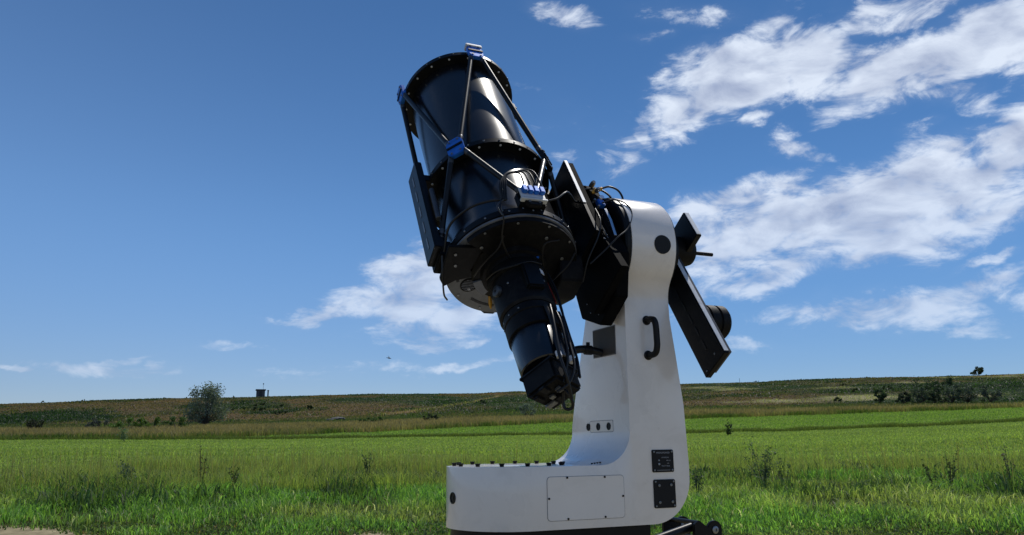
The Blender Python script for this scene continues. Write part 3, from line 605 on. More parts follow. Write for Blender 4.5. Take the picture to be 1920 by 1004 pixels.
def arc(cx, cy, r, a0, a1, n=14): return [(cx+r*math.cos(math.radians(a0+(a1-a0)*i/n)), cy+r*math.sin(math.radians(a0+(a1-a0)*i/n))) for i in range(n+1)]
def mount_body():
    def tmp(pts, axis, a, b):
        mb = MB(); mb.prism(pts, axis, a, b, 0); o = mb.build('tmp', WHITE); return o
    Lp = [(-.9, ZB), (.05, ZB)]+arc(.092, ZB+.17, .17, -90, -4)+[(.263, .80), (.253, 1.04), (.228, 1.24), (.209, 1.38), (.205, 1.5), (.205, 2.1), (0, 2.1), (0, ZT+.13)]+arc(-.13, ZT+.13, .13, 0, -90)[1:]+[(-.9, ZT)]
    Lp = [p for p in Lp]
    a1 = math.degrees(math.atan2(-.159, -.2486)) % 360
    side = [(-.225, .4), (-.225, 1.450)]+arc(-.375, 1.450, .15, 0, 38, 8)[1:-1]+arc(HY, HZ, RH, 218, -8, 72)+[(.141, 1.60), (.118, 1.50), (.105, 1.42), (.125, 1.36), (.184, 1.193), (.225, 1.075), (.26, .96), (.26, .4)]
    cx = AZX
    plan = [(-.2, -.5), (-.2, -.226)]+[(x, y) for x, y in arc(cx, .0175, .2425, 270, 90, 40)]
    plan = [(.6, -.5), (-.15, -.5), (-.15, -.2249)]+arc(cx, .0175, .2424, 270, 90, 48)+[(-.15, .2601), (-.15, .5), (.6, .5)]
    o1 = tmp(Lp, 'y', -.36, .36); o2 = tmp(side, 'x', -.95, .5); o3 = tmp(plan, 'z', .3, 2.3)
    for o in (o2, o3):
        md = o1.modifiers.new('b', 'BOOLEAN'); md.operation = 'INTERSECT'; md.object = o; md.solver = 'EXACT'
    bv = o1.modifiers.new('v', 'BEVEL'); bv.width = .006; bv.segments = 3; bv.limit_method = 'ANGLE'; bv.angle_limit = math.radians(40); bv.use_clamp_overlap = True; bv.harden_normals = False
    dg = bpy.context.evaluated_depsgraph_get(); me = bpy.data.meshes.new_from_object(o1.evaluated_get(dg))
    for o in (o1, o2, o3): bpy.data.objects.remove(o)
    mb = MB(); mb.bm.from_mesh(me); return mb.build('body', WHITE, mount, 28)
mount_body()
A_ = -.225                                       # near face plane (y')
# black base plate under the white base
bp = arc(AZX, .0175, .225, 270, 90, 40)+[(.085, .2425), (.085, -.2075)]
MB().prism(bp, 'z', ZB-.045, ZB-.002, .002).build('base_plate', BLACK, mount)

def screw_mesh(r=.005, h=.0035, m=STEEL):
    mb = MB(); mb.lathe((0, 0, 0), (0, 0, 1), [(0, r), (h*.7, r), (h, r*.75), (h, r*.45), (h*.45, r*.4)], 12); me_o = mb.build('screw', m, None); return me_o
SCREW_DEF = screw_mesh(); _screw_used = [False]
def put(proto, parent, loc, normal, scale=1, name=None):
    q = Vector(normal).to_track_quat('Z', 'Y'); mx = Matrix.Translation(loc) @ q.to_matrix().to_4x4() @ Matrix.Scale(scale, 4)
    c = proto.copy(); COL.objects.link(c); c.parent = parent; c.matrix_local = mx
    if name: c.name = name
    return c
BRIGHTSCREW = screw_mesh(.006, .004, BRIGHT)
DARKSCREW = screw_mesh(.005, .004, BLACK)

# access panel: a thin sheet let into the side with a fine seam round it
def rrect(x0, x1, z0, z1, r, n=5): return arc(x1-r, z0+r, r, -90, 0, n)+arc(x1-r, z1-r, r, 0, 90, n)+arc(x0+r, z1-r, r, 90, 180, n)+arc(x0+r, z0+r, r, 180, 270, n)
MB().prism(rrect(-.358, -.036, .620, .776, .014), 'y', A_-.0008, A_+.001, 0).build('panel_gap', SEAM, mount)
pan = MB().prism(rrect(-.3565, -.0375, .6215, .7745, .013), 'y', A_-.0022, A_-.0004, .0006).build('access_panel', WHITE, mount)
for p in ((-.276, .771), (-.351, .699), (-.275, .626), (-.119, .770), (-.043, .699), (-.121, .627)):
    put(DARKSCREW, pan, (p[0], A_-.0022, p[1]), (0, -1, 0), .8)
pp = MB().prism(rrect(.092, .190, .781, .866, .006), 'y', A_-.004, A_+.0003, .001).build('power_plate', PLASTIC, mount, label='upper black label plate with small grey lettering')
for p in ((.101, .858), (.182, .858), (.101, .789), (.182, .789)): put(SCREW_DEF, pp, (p[0], A_-.004, p[1]), (0, -1, 0), .75)
def ptxt(b, x, z, s):
    text_obj('lettering', b, s, PRINT, pp, Matrix.Translation((x, A_-.0042, z)) @ Matrix.Rotation(PI/2, 4, 'X'))
ptxt('MAIN POWER', .112, .851, .0098); ptxt('POWER IN', .135, .834, .0068); ptxt('48V DC', .156, .823, .006); ptxt('15A', .158, .812, .006); ptxt('WATT MAX', .133, .802, .0072)
for z, r in ((.826, .003), (.812, .0042)): MB().lathe((.122, A_-.004, z), (0, -1, 0), [(0, r), (.002, r), (.003, r*.6)], 12).build('indicator', PRINT, pp)
MB().box(.112, .172, A_-.0046, A_-.004, .788, .7893, 0).build('line', PRINT, pp)
cp = MB().prism(rrect(.0935, .192, .648, .754, .007), 'y', A_-.004, A_+.0003, .001).build('vent_plate', PLASTIC, mount, label='lower blank black cover plate with eight screws')
for p in ((.102, .746), (.184, .746), (.102, .656), (.184, .656)): put(SCREW_DEF, cp, (p[0], A_-.004, p[1]), (0, -1, 0), .75)
for p in ((.118, .732), (.172, .733), (.118, .669), (.175, .670)): put(SCREW_DEF, cp, (p[0], A_-.004, p[1]), (0, -1, 0), 1.05)
# grab handle on the near side of the arm
hd = MB()
hx = .098
hd.tube([(hx, A_+.003, 1.372), (hx, A_-.02, 1.374), (hx+.004, A_-.047, 1.368), (hx+.006, A_-.056, 1.345), (hx+.008, A_-.056, 1.30), (hx+.008, A_-.056, 1.265), (hx+.006, A_-.047, 1.238), (hx+.003, A_-.02, 1.231), (hx+.002, A_+.003, 1.232)], .0125, 14)
hd.build('handle', PLASTIC, mount, 50)
for z in (1.372, 1.232): MB().lathe((hx, A_+.001, z), (0, -1, 0), [(0, .019), (.004, .019), (.006, .015)], 20).build('handle_foot', PLASTIC, mount)
# round black cover on the curved head (follows the curve)
def curved_disc():
    mb = MB(); n = 40; cz = 1.672; cx = .140; r = .0385; vs = []
    for k in (0, 1):
        for i in range(n):
            t = 2*PI*i/n; rr = r; X = cx+rr*math.cos(t); Z = cz+rr*math.sin(t); rad = RH+(.0025 if k else -.002)
            vs.append((X, HY-math.sqrt(rad*rad-(Z-HZ)**2), Z))
    mb.poly(vs, [tuple(range(n)), tuple(range(n, 2*n))]+[(i, (i+1) % n, n+(i+1) % n, n+i) for i in range(n)]); return mb
curved_disc().build('round_cover', PLASTIC, mount, 50)
# bolts round the azimuth bearing on top of the base
capb = MB(); capb.lathe((0, 0, 0), (0, 0, 1), [(0, .0075), (.002, .0078), (.010, .0105), (.0115, .0105), (.0115, .0055), (.006, .005)], 14); BOLT = capb.build('cap_bolt', BLACK)
MB().lathe((AZX, .0175, ZT-.001), (0, 0, 1), [(0, .232), (.0022, .232), (.0022, .10), (0, .10)], 64, closed=True).build('bearing_ring', WHITE, mount)
for k in range(14):
    a = 2*PI*(k+.35)/14; rr = .212
    put(BOLT, mount, (AZX+rr*math.cos(a), .0175+rr*math.sin(a), ZT+.0012), (0, 0, 1), 1)
for k in range(4): put(BOLT, mount, (-.14+.014*k, -.17+.004*k, ZT+.003+.001*k), (0, 0, 1), .45)
# port in the rounded left end
a = math.radians(188); pc = Vector((AZX+.2425*math.cos(a), .0175+.2425*math.sin(a), .70)); pn = Vector((math.cos(a), math.sin(a), 0))
po = MB().lathe(pc-pn*.004, pn, [(0, .021), (.007, .021), (.007, .016), (.0045, .015), (.0045, .0)], 28).build('end_port', BLACK, mount)
MB().lathe(pc-pn*.004, pn, [(0, .008), (.006, .008), (.006, .002)], 16).build('socket', PLASTIC, po)
# inner face of the arm: hatch, conduit, three sockets
ht = MB().prism([(-.140, 1.357), (-.140, 1.246), (.038, 1.246), (.038, 1.357)], 'x', -.004, .004, .001).build('cable_hatch', HATCH, mount)
MB().prism([(-.144, 1.361), (-.144, 1.242), (.042, 1.242), (.042, 1.361)], 'x', -.0025, .004, .0008).build('hatch_frame', SEAM, mount)
for yy in (.106, .02, -.066):
    s = MB().lathe((.002, yy, .959), (-1, 0, 0), [(0, .015), (.006, .015), (.006, .010), (.004, .009)], 22).build('socket', PLASTIC, mount)
MB().prism(rrect(-.098, .09, .938, .982, .006), 'x', -.0012, .002, .0004).build('socket_plate', WHITE, mount)
MB().prism(rrect(-.100, .092, .936, .984, .007), 'x', -.0005, .002, 0).build('socket_plate_gap', SEAM, mount)
cd = MB(); cd.tube([(.0, -.03, 1.258), (-.05, -.02, 1.270), (-.10, -.01, 1.272), (-.15, .0, 1.252), (-.18, .0, 1.215), (-.195, .0, 1.165)], .0165, 12); cond = cd.build('conduit', RUBBER, mount, 50)
MB().lathe((-.045, -.022, 1.269), (-1, .15, .05), [(0, .02), (.03, .02), (.033, .017)], 18).build('conduit_collar', PLASTIC, cond)
MB().cyl((-.06, -.02, 1.285), (-.06, -.02, 1.302), .008).build('collar_screw', PLASTIC, cond)
# altitude bearings: black discs either side of the head
MB().lathe((.006, HY, HZ), (-1, 0, 0), [(0, RH-.003), (.024, RH-.005), (.030, RH-.012), (.030, .1), (.0, .1)], 96).build('inner_bearing_disc', BLACK, mount)
MB().lathe((.199, HY, HZ), (1, 0, 0), [(0, RH-.004), (.014, RH-.006), (.020, RH-.014), (.020, .1)], 96).build('outer_bearing_disc', BLACK, mount)
bpy.data.objects.remove(BOLT)

# ------------------------------------------------------------------ folding stand under the mount
stand = empty('folding_stand', (*ORG[:2], 0), (0, 0, PSI)); tag(stand, 'black folding stand carrying the white mount, tubular arm and bolted knuckle at its right', 'stand')
MB().lathe((AZX, .0175, ZB-.12), (0, 0, 1), [(0, .17), (.073, .17), (.073, .05), (0, .05)], 48, closed=True).build('top_ring', BLACKR, stand)
MB().cyl((AZX, .0175, .12), (AZX, .0175, ZB-.12), .06, .06, 28, .004).build('centre_column', BLACKR, stand)
def outrigger(rot, dz):
    Rm = Matrix.Translation((AZX-(0 if rot else .04), .0175, dz)) @ Matrix.Rotation(rot, 4, 'Z') @ Matrix.Translation((-AZX, -.0175, 0))
    def fin(mb, nm, m, lab=None):
        bmesh.ops.transform(mb.bm, matrix=Rm, verts=mb.bm.verts); return mb.build(nm, m, stand)
    mb = MB(); mb.cyl((-.28, -.10, .40), (.41, -.075, .556), .0185, .0185, 20); fin(mb, 'arm', POLE)
    for y0, nm in ((-.135, 'near'), (.085, 'far')):
        e = arc(.475, .545, .036, -20, 160, 14)+[(.40, .585), (.375, .57), (.375, .515), (.44, .47), (.475, .44), (.51, .44)]
        mb = MB(); mb.prism(e, 'y', y0, y0+.016, .002); kn = fin(mb, 'knuckle', BLACK)
        mb = MB(); mb.lathe((.475, y0, .545), (0, -1, 0), [(-.018, .015), (.004, .015), (.006, .012), (.006, .006), (.002, .005)], 18); bmesh.ops.transform(mb.bm, matrix=Rm, verts=mb.bm.verts); mb.build('bolt', STEEL, kn)
    mb = MB(); mb.cyl((.41, -.12, .572), (.41, .086, .572), .010, .010, 16); fin(mb, 'cross_rod', POLE)
    mb = MB(); mb.cyl((.43, -.12, .508), (.43, .086, .508), .010, .010, 16); fin(mb, 'cross_rod', POLE)
    mb = MB(); mb.cyl((.475, -.02, .555), (.66, -.02, .04-dz), .022, .018, 20); lg = fin(mb, 'leg', POLE)
    mb = MB(); mb.lathe((.665, -.02, -dz), (0, 0, 1), [(0, .04), (.012, .04), (.03, .022), (.05, .018)], 24); bmesh.ops.transform(mb.bm, matrix=Rm, verts=mb.bm.verts); mb.build('foot', RUBBER, lg)
    mb = MB(); mb.cyl((-.345, -.02, .16), (.56, -.02, .30), .010, .010, 12); fin(mb, 'brace', POLE)
for k in range(3): outrigger(2*PI*k/3, 0.0 if k == 0 else -.15)

# ------------------------------------------------------------------ telescope tube (frame: x along the altitude axis, y along the tube, z across)
ALF = math.radians(55.5)
def Mt(x, y, z):                                 # mount frame point into the tube frame
    dz = z-ZH; return Vector((x, y*math.cos(ALF)+dz*math.sin(ALF), -y*math.sin(ALF)+dz*math.cos(ALF)))
HW = Matrix.Translation(ORG) @ Matrix.Rotation(PSI, 4, 'Z') @ Vector((0, 0, ZH))
TR = (ALF, 0, PSI)
scope = empty('telescope', HW, TR)
tag(scope, 'large black truss telescope tube with blue joint blocks pointing up to the left', 'telescope')
XT, Q0, RR = -.447, .075, .272
def cyp(phi, s, r=RR): a = math.radians(phi); return Vector((XT+r*math.sin(a), s, Q0+r*math.cos(a)))
def ring(s0, s1, ri, ro, name, m, lab=None):
    return MB().lathe((XT, s0, Q0), (0, 1, 0), [(0, ri), (0, ro), (s1-s0, ro), (s1-s0, ri)], 96, closed=True, bev=.0018).build(name, m, scope, label=lab)
fr = ring(1.025, 1.052, .226, RR, 'front_ring', BLACK)
mr_ = ring(.322, .350, .226, RR, 'middle_ring', BLACK)
rr_ = ring(-.119, -.088, .20, RR-.006, 'rear_ring', BLACK)
# shrouds
MB().lathe((XT, .351, Q0), (0, 1, 0), [(0, .229), (.672, .229), (.672, .225), (0, .225)], 128, closed=True).build('upper_shroud', GLOSS, scope)
MB().lathe((XT, -.087, Q0), (0, 1, 0), [(0, .243), (.04, .243), (.06, .234), (.408, .229), (.408, .225), (0, .225)], 128, closed=True).build('lower_shroud', GLOSS, scope)
MB().lathe((XT, .93, Q0), (0, 1, 0), [(0, .0), (.0, .105), (.09, .105), (.09, .0)], 48).build('secondary_mirror_cell', BLACK, scope)
for k in range(4):
    a = 45+90*k; MB().tube([cyp(a, .975, .10), cyp(a, .975, .2255)], .004, 6, smooth=False).build('spider_vane', BLACK, scope)
for phi in range(-175, 180, 14):
    for (s, par) in ((1.0385, fr), (.336, mr_)):
        p = cyp(phi, s, RR); put(SCREW_DEF, par, p, p-cyp(phi, s, 0), .8)
for phi in range(-170, 180, 20):
    for (s, par, rad) in ((1.025, fr, .256), (.322, mr_, .256)): put(BRIGHTSCREW, par, cyp(phi+(4 if phi % 40 else -3), s, rad), (0, -1, 0), .8)
# mirror cell at the rear
cell = rr_
bk = MB().lathe((XT, -.121, Q0), (0, -1, 0), [(0, .262), (.008, .262), (.0095, .259)], 96).build('back_plate', PLATE, scope)
BKS = -.1305
def on_back(phi, r, d=0): a = math.radians(phi); return Vector((XT+r*math.sin(a), BKS-d, Q0+r*math.cos(a)))
def sector(a0, a1, r0, r1, d0, d1, name, m, par=bk):
    out = [(XT+r0*math.sin(math.radians(a)), Q0+r0*math.cos(math.radians(a))) for a in np.linspace(a0, a1, 24)]+[(XT+r1*math.sin(math.radians(a)), Q0+r1*math.cos(math.radians(a))) for a in np.linspace(a1, a0, 24)]
    return MB().prism(out, 'y', BKS-d0, BKS-d1, .0008).build(name, m, par)
sector(-148, -178, .213, .226, -.001, .0012, 'slot', BLACK)
sector(178, 150, .213, .226, -.001, .0012, 'slot', BLACK)
sector(-118, -70, .213, .226, -.001, .0012, 'slot', BLACK)
sector(-62, 118, .10, .255, -.001, .022, 'rear_housing', BLACKR)
sector(-100, -112, .12, .258, -.001, .012, 'rib', BLACKR)
for (phi, r) in ((-128, .185), (150, .185), (40, .19)):
    MB().lathe(on_back(phi, r), (0, -1, 0), [(0, .036), (.003, .036), (.004, .033), (.002, .031), (.002, .0)], 32).build('fan_grille', BLACK, bk)
    for i in range(-3, 4):
        h = math.sqrt(max(0, .03**2-(i*.0085)**2)); c = on_back(phi, r, .0035); MB().box(c.x-h, c.x+h, c.y-.001, c.y+.001, c.z+i*.0085-.0014, c.z+i*.0085+.0014, 0).build('grille_bar', PLATE, bk)
boss = MB().lathe((XT, BKS, Q0), (0, -1, 0), [(0, .166), (.014, .164), (.018, .158), (.020, .132), (.044, .129), (.047, .116), (.064, .114)], 72).build('rear_boss', BLACKR, scope)
sector(-150, -118, .125, .165, .017, .026, 'boss_rib', PLATE)
for phi in range(-165, 180, 30): put(SCREW_DEF, bk, on_back(phi, .245, .0 if phi < -65 else .023), (0, -1, 0), 1.0)
for phi in (-134, -58, 22, 64): put(SCREW_DEF, bk, on_back(phi, .195, .0 if phi < -62 else .023), (0, -1, 0), 1.35)
for phi in range(-60, 80, 20): put(SCREW_DEF, cell, cyp(phi, -.104, RR-.006), cyp(phi, 0, 1)-cyp(phi, 0, 0), .9)
for phi in (-25, -8, 8, 31): put(SCREW_DEF, cell, cyp(phi, -.095, RR-.006), cyp(phi, 0, 1)-cyp(phi, 0, 0), .7)
# joint blocks
def node(phi, s, par, m=BLUE, metal=False):
    R = Matrix.Translation(cyp(phi, s, RR+.004)) @ Matrix.Rotation(math.radians(phi), 4, 'Y')
    def f(mb, nm, mt, p): bmesh.ops.transform(mb.bm, matrix=R, verts=mb.bm.verts); return mb.build(nm, mt, p)
    b = f(MB().prism([(-.037, -.032), (-.022, -.052), (.022, -.052), (.037, -.032), (.037, .032), (.022, .052), (-.022, .052), (-.037, .032)], 'z', 0, .020, .003), 'joint_block', m, scope)
    f(MB().prism([(-.036, -.006), (.036, -.006), (.036, .006), (-.036, .006)], 'z', .0195, .0245, .001), 'clamp_bar', BLACK, b)
    for q in ((-.02, .036), (.02, .036), (-.02, -.036), (.02, -.036)):
        mb = MB().lathe((q[0], q[1], .0195), (0, 0, 1), [(0, .0048), (.004, .0048), (.004, .002), (.001, .002)], 12); f(mb, 'screw', STEEL, b)
    if metal: f(MB().box(-.040, .040, .036, .054, -.010, .026, .003), 'end_plate', BRIGHT, b)
    return b
for phi in (0, -90, 90, 180): node(phi, 1.030, fr, BLUE if phi in (0, -90) else BLACK, metal=(phi == 0))
for phi in (-45, 45, 135, -135): node(phi, .336, mr_, BLUE if phi in (-45, -135) else BLACK)
for phi in (0, -90, 90, 180): node(phi, -.055, rr_, BLACK)
def truss(p0, s0, p1, s1):
    a = cyp(p0, s0, RR+.014); b = cyp(p1, s1, RR+.014); d = (b-a).normalized(); a2 = a+d*.034; b2 = b-d*.034
    t = MB().cyl(a2, b2, .0115, .0115, 16).build('truss_tube', POLE, scope)
    for e, dd in ((a2, d), (b2, -d)):
        MB().lathe(e-dd*.012, dd, [(0, .006), (.006, .0105), (.040, .0125), (.046, .0107)], 16).build('end_fitting', EDGE, t)
for f0 in (0, 90, 180, -90):
    for d in (-45, 45):
        def off(a, b): return math.copysign(4.2, b-a)
        m_ = f0+d; sg = 1 if d > 0 else -1
        truss(f0+sg*3.2, 1.030, m_-sg*3.2, .336); truss(m_-sg*3.2, .336, f0+sg*3.2, -.055)
# bright cable plate on top of the rear ring, with plugs and looping leads
cb = MB().box(XT-.050, XT+.050, -.030, .030, Q0+RR+.020, Q0+RR+.030, .003).build('cable_plate', BRIGHT, scope)
MB().box(XT-.054, XT+.054, -.040, -.030, Q0+RR+.012, Q0+RR+.032, .002).build('cable_plate_flange', BRIGHT, cb)
MB().box(XT-.054, XT+.054, -.046, .02, Q0+RR-.02, Q0+RR+.0115, .003).build('cable_box', BLACK, cb)
for i, x in enumerate((-.035, -.012, .012, .036)):
    MB().box(XT+x-.010, XT+x+.010, -.012, .022, Q0+RR+.030, Q0+RR+.050, .003).build('blue_plug', BLUE, cb)
def cable(pts, r=.0042, m=RUBBER, nm='cable', par=scope): return MB().tube(pts, r, 7).build(nm, m, par, 60)
B = Q0+RR
for i, x in enumerate((-.035, -.012, .012, .036)):
    cable([(XT+x, .002, B+.038), (XT+x, .045, B+.05), (XT+x*.8-.01, .095+.01*i, B+.045), (XT+x*.5-.06-.012*i, .10, B+.03), (XT-.095-.008*i, .04, B+.02), (XT-.10-.006*i, -.02, B+.0)], .0038)
cable([(XT-.10, -.02, B+.0), (XT-.16, -.01, B-.025), (XT-.22, .005, B-.08), (XT-.275, -.01, B-.16), (XT-.285, -.07, B-.24)], .0052)
cable([(XT-.115, .0, B), (XT-.13, -.06, B-.01), (XT-.12, -.10, B-.03), (XT-.11, -.135, B-.10), (XT-.05, -.155, B-.18), (XT+.03, -.16, B-.24), (XT+.05, -.17, B-.30)], .0032)
cable([(XT-.10, -.01, B), (XT-.14, -.05, B-.01), (XT-.125, -.09, B-.02)], .0036, EDGE)
cable([(XT+.062, -.03, B+.024), (XT+.10, -.015, B+.03), (XT+.15, .03, B+.03), (XT+.19, .06, B+.0), (XT+.25, .10, B-.06), (XT+.33, .17, B-.10)], .0045)
cable([(XT-.30, -.10, Q0+.04), (XT-.295, -.16, Q0-.01), (XT-.27, -.17, Q0-.09), (XT-.24, -.15, Q0-.14)], .0036)
for i in range(3): MB().lathe((XT-.105, .005+.012*i, B-.006), (0, 0, 1), [(0, .007), (.012, .007), (.014, .005)], 12).build('cable_gland', STEEL, scope)
for o in [c for c in scope.children if c.name.split('.')[0] in ('cable', 'cable_gland', 'cable_plate')]: o.location.y = -.045
MB().prism([(-.12, -.08), (-.16, -.092), (-.185, -.05), (-.22, .01), (-.22, .11), (-.16, .15), (-.12, .16)], 'x', -.275, -.175, .004).build('motor_box', BLACKR, scope)
# brass plug on the back plate
bq = on_back(-163, .16, .003); pl = MB().lathe(bq, (0.1, -.8, -.6), [(0, .006), (.016, .007), (.036, .008), (.052, .005), (.06, .003)], 12).build('brass_plug', BRASS, scope)
MB().lathe(bq+Vector((0, .004, .006)), (0, -1, -.3), [(0, .009), (.012, .009)], 10).build('nut', STEEL, pl)
MB().box(XT+.05, XT+.066, BKS-.05, BKS-.03, Q0+.065, Q0+.105, .003).build('blue_plug', BLUE, scope)
cable([on_back(-30, .20, .026), on_back(-42, .17, .05), on_back(-62, .155, .05), on_back(-85, .15, .04), on_back(-105, .16, .03)], .0032)
cable([on_back(35, .22, .028), on_back(20, .18, .05), on_back(40, .12, .075), on_back(80, .13, .07)], .0032)
cable([on_back(60, .25, .028), on_back(66, .21, .06), on_back(75, .16, .08), on_back(100, .13, .08), on_back(120, .12, .09)], .0038)
# left dovetail rail
lv = MB().box(-.772, -.742, -.105, .425, .015, .125, .003).build('dovetail_rail', BLACK, scope, label='black rail along the left side of the tube')
for i in range(5): MB().box(-.7735, -.7722, -.06+.095*i, 0.0+.095*i, .062, .074, .0005).build('slot', PLATE, lv)
for s in (-.02, .34): MB().box(-.744, XT-.262, s-.02, s+.02, .03, .11, .003).build('rail_block', BLACK, scope)
MB().cyl((-.735, .04, .14), (-.735, .22, .14), .011, .011, 16, .002).build('damper', EDGE, scope)
MB().box(-.748, -.69, -.125, -.04, .0, .10, .004).build('corner_bracket', BLACKR, scope)
brk = MB().prism([(-.735, Q0+.09), (-.60, Q0+.10), (-.62, Q0-.04), (-.70, Q0-.115), (-.725, Q0-.08)], 'y', -.135, -.150, .002).build('leg_bracket', BLACKR, scope)
for p in ((-.70, Q0+.055), (-.685, Q0-.0)): put(SCREW_DEF, brk, (p[0], -.150, p[1]), (0, -1, 0), 1.2)
# right dovetail rail and saddle between tube and arm
MB().box(-.168, -.150, -.12, .335, .06, .292, .002).build('dovetail_rail', BLACK, scope, label='black rail along the arm side of the tube')
MB().box(-.1665, -.152, .05, .333, .2925, .2945, .0005).build('rail_sun_strip', BRIGHT, scope)  # pale strip paints the sunlit upper face of the black rail
MB().box(-.1495, -.124, -.11, .325, .08, .2905, .002).build('rail_clamp', MATT, scope)
for s in (-.03, .33): MB().box(XT+.255, -.168, s-.025, s+.02, Q0-.05, Q0+.05, .003).build('rail_block', BLACK, scope)
sd = MB().prism([(.385, .07), (.25, .232), (-.12, .262), (-.31, .285), (-.31, .02), (.05, -.06), (.385, -.05)], 'x', -.121, -.085, .003).build('saddle_block', MATT, scope)
saddle = MB().prism([(.30, -.09), (-.05, -.092), (-.205, -.118), (-.33, -.02), (-.328, .144), (-.20, .26), (.22, .255), (.30, .2)], 'x', -.0845, -.030, .003).build('saddle_plate', MATT, scope)
for i in range(5):
    for j in range(4):
        s = -.29+.05*i; q = -.045+.045*j
        if s < -.25 and (q < 0 or q > .13): continue
        put(SCREW_DEF, saddle, (-.0845, s, q), (-1, 0, 0), .55)
MB().tube([(-.103, .20, .245), (-.103, -.05, .262), (-.103, -.13, .266)], .002, 6).build('edge_strip', SILVER, sd)
for s in (-.13, -.06, .02, .07): put(SCREW_DEF, sd, (-.118, s, .262), (0, 0, 1), .9)
# connectors on the arm side of the saddle
M2 = [('nut', STEEL, (-.07, .20, .27), .011, .03), ('nut', STEEL, (-.06, .16, .275), .009, .022), ('knob', SILVER, (-.055, .115, .268), .014, .02), ('nut', STEEL, (-.09, .10, .262), .007, .02), ('nut', STEEL, (-.085, .06, .262), .006, .02)]
for nm, m, p, r, h in M2: MB().lathe(p, (0, -.2, 1), [(0, r), (h*.7, r), (h, r*.7)], 14, bev=0).build(nm, m, scope)
MB().box(-.075, -.045, .072, .110, .250, .278, .004).build('blue_plug', BLUE, scope)
MB().lathe((-.075, .165, .262), (.8, .25, .35), [(0, .007), (.012, .009), (.04, .009), (.052, .005)], 12).build('brass_plug', BRASS, scope)
MB().prism([(.04, .256), (.05, .275), (-.02, .275), (-.10, .262), (-.10, .255)], 'x', -.062, -.050, .001).build('bright_bracket', SILVER, scope)
MB().prism([(-.215, .205), (-.225, .245), (-.262, .262), (-.262, .215)], 'x', -.0895, -.0847, .001).build('bright_bracket', EDGE, scope)
put(BRIGHTSCREW, scope, (-.0895, -.243, .232), (-1, 0, 0), 1.3)
cable([(-.12, .19, .24), (-.08, .195, .258), (-.03, .185, .268), (.0, .14, .272), (-.01, .105, .265), (-.04, .09, .258)], .0046)
cable([(-.03, .178, .282), (.005, .185, .290), (.04, .165, .290), (.05, .12, .280), (.02, .095, .270), (-.03, .10, .262)], .0046)
cable([(-.07, .07, .285), (-.02, .07, .31), (.02, .03, .32), (.02, -.03, .315), (-.02, -.10, .30), (-.08, -.15, .29), (-.14, -.20, .26), (-.20, -.24, .22)], .0035)
cable([(-.12, .02, .29), (-.14, -.08, .31), (-.17, -.16, .29), (-.21, -.23, .23), (-.22, -.28, .16)], .003)

# right hand counterweight plate, on the far end of the altitude axis (turns with the tube)
cw = empty('counterweight_bar', HW, TR); tag(cw, 'black counterweight bar with a ribbed round weight on the right of the white arm', 'counterweight')
bar = MB().box(.286, .312, -.600, .10, -.005, .148, .0025).build('bar', BLACKR, cw)
MB().box(.3122, .326, -.594, .09, .02, .1465, .0015).build('rail', EDGE, cw)
MB().box(.290, .310, -.590, .08, .1482, .1500, .0004).build('rail_sun_strip', BRIGHT, cw)  # pale strip paints sunlight along the top of the black bar
for s in (-.585, -.565): put(SCREW_DEF, bar, (.286, s, .02 if s < -.57 else .10), (-1, 0, 0), .8)
for i in range(6): MB().box(.2845, .2862, -.52+.07*i, -.47+.07*i, .066, .076, .0004).build('slot', BLACK, bar)
MB().lathe(Mt(.220, HY, HZ), (1, 0, 0), [(0, .13), (.066, .13)], 48).build('hub', BLACK, cw)
MB().box(.355, .383, -.045, .105, .02, .263, .0025).build('end_plate', BLACK, cw)
MB().box(.358, .380, -.040, .100, .2632, .2665, .0008).build('plate_sun_strip', BRIGHT, cw)  # same painted sunlight on the upper face of the end plate
MB().box(.312, .355, -.02, .08, .03, .13, .003).build('spacer', BLACK, cw)
c0 = Mt(.27, -.10, 1.708); MB().lathe(c0, (1, 0, 0), [(0, .064), (.125, .064), (.143, .058), (.152, .044), (.155, .02)], 40).build('brake_knob', BLACKR, cw)
MB().cyl(c0+Vector((.155, 0, 0)), c0+Vector((.27, 0, 0)), .0085, .0085, 16, .002).build('rod', BLACK, cw)
c1 = Mt(.335, -.22, 1.380)
wt = MB().lathe(c1, (1, 0, 0), [(-.01, .064), (-.006, .070), (.034, .072), (.036, .066), (.043, .066), (.045, .072), (.082, .072), (.085, .066), (.092, .066), (.095, .072), (.128, .072), (.139, .063), (.143, .045), (.143, .01)], 48).build('weight', BLACKR, cw)
MB().lathe(c1+Vector((.143, 0, 0)), (1, 0, 0), [(0, .006), (.012, .006), (.012, .011), (.022, .011), (.024, .007)], 16).build('weight_knob', BLACK, cw)

# ------------------------------------------------------------------ astronomy camera and focuser hanging from the telescope
camt = empty('astronomy_camera', HW, TR); tag(camt, 'black camera and focuser train hanging from the back of the telescope', 'camera')
def lt(prof, name, m, n=56, par=camt): return MB().lathe((XT, 0, Q0), (0, -1, 0), prof, n).build(name, m, par)
lt([(.194, .112), (.200, .116), (.235, .116), (.239, .110)], 'flange', BLACKR)
fo = lt([(.239, .104), (.262, .108), (.395, .109), (.405, .102)], 'focuser', BLACKR)
for a in range(-170, 190, 40):
    p = cyp(a, -.30, .108); put(SCREW_DEF, fo, p, cyp(a, 0, 1)-cyp(a, 0, 0), .9)
p = cyp(-78, -.30, .104); MB().lathe(p, cyp(-78, 0, 1)-cyp(-78, 0, 0), [(0, .022), (.016, .022), (.018, .017), (.018, .006), (.012, .005)], 26).build('focus_knob', EDGE, fo)
MB().box(XT-.035, XT+.035, -.36, -.24, Q0+.095, Q0+.128, .006).build('focus_motor', BLACK, fo)
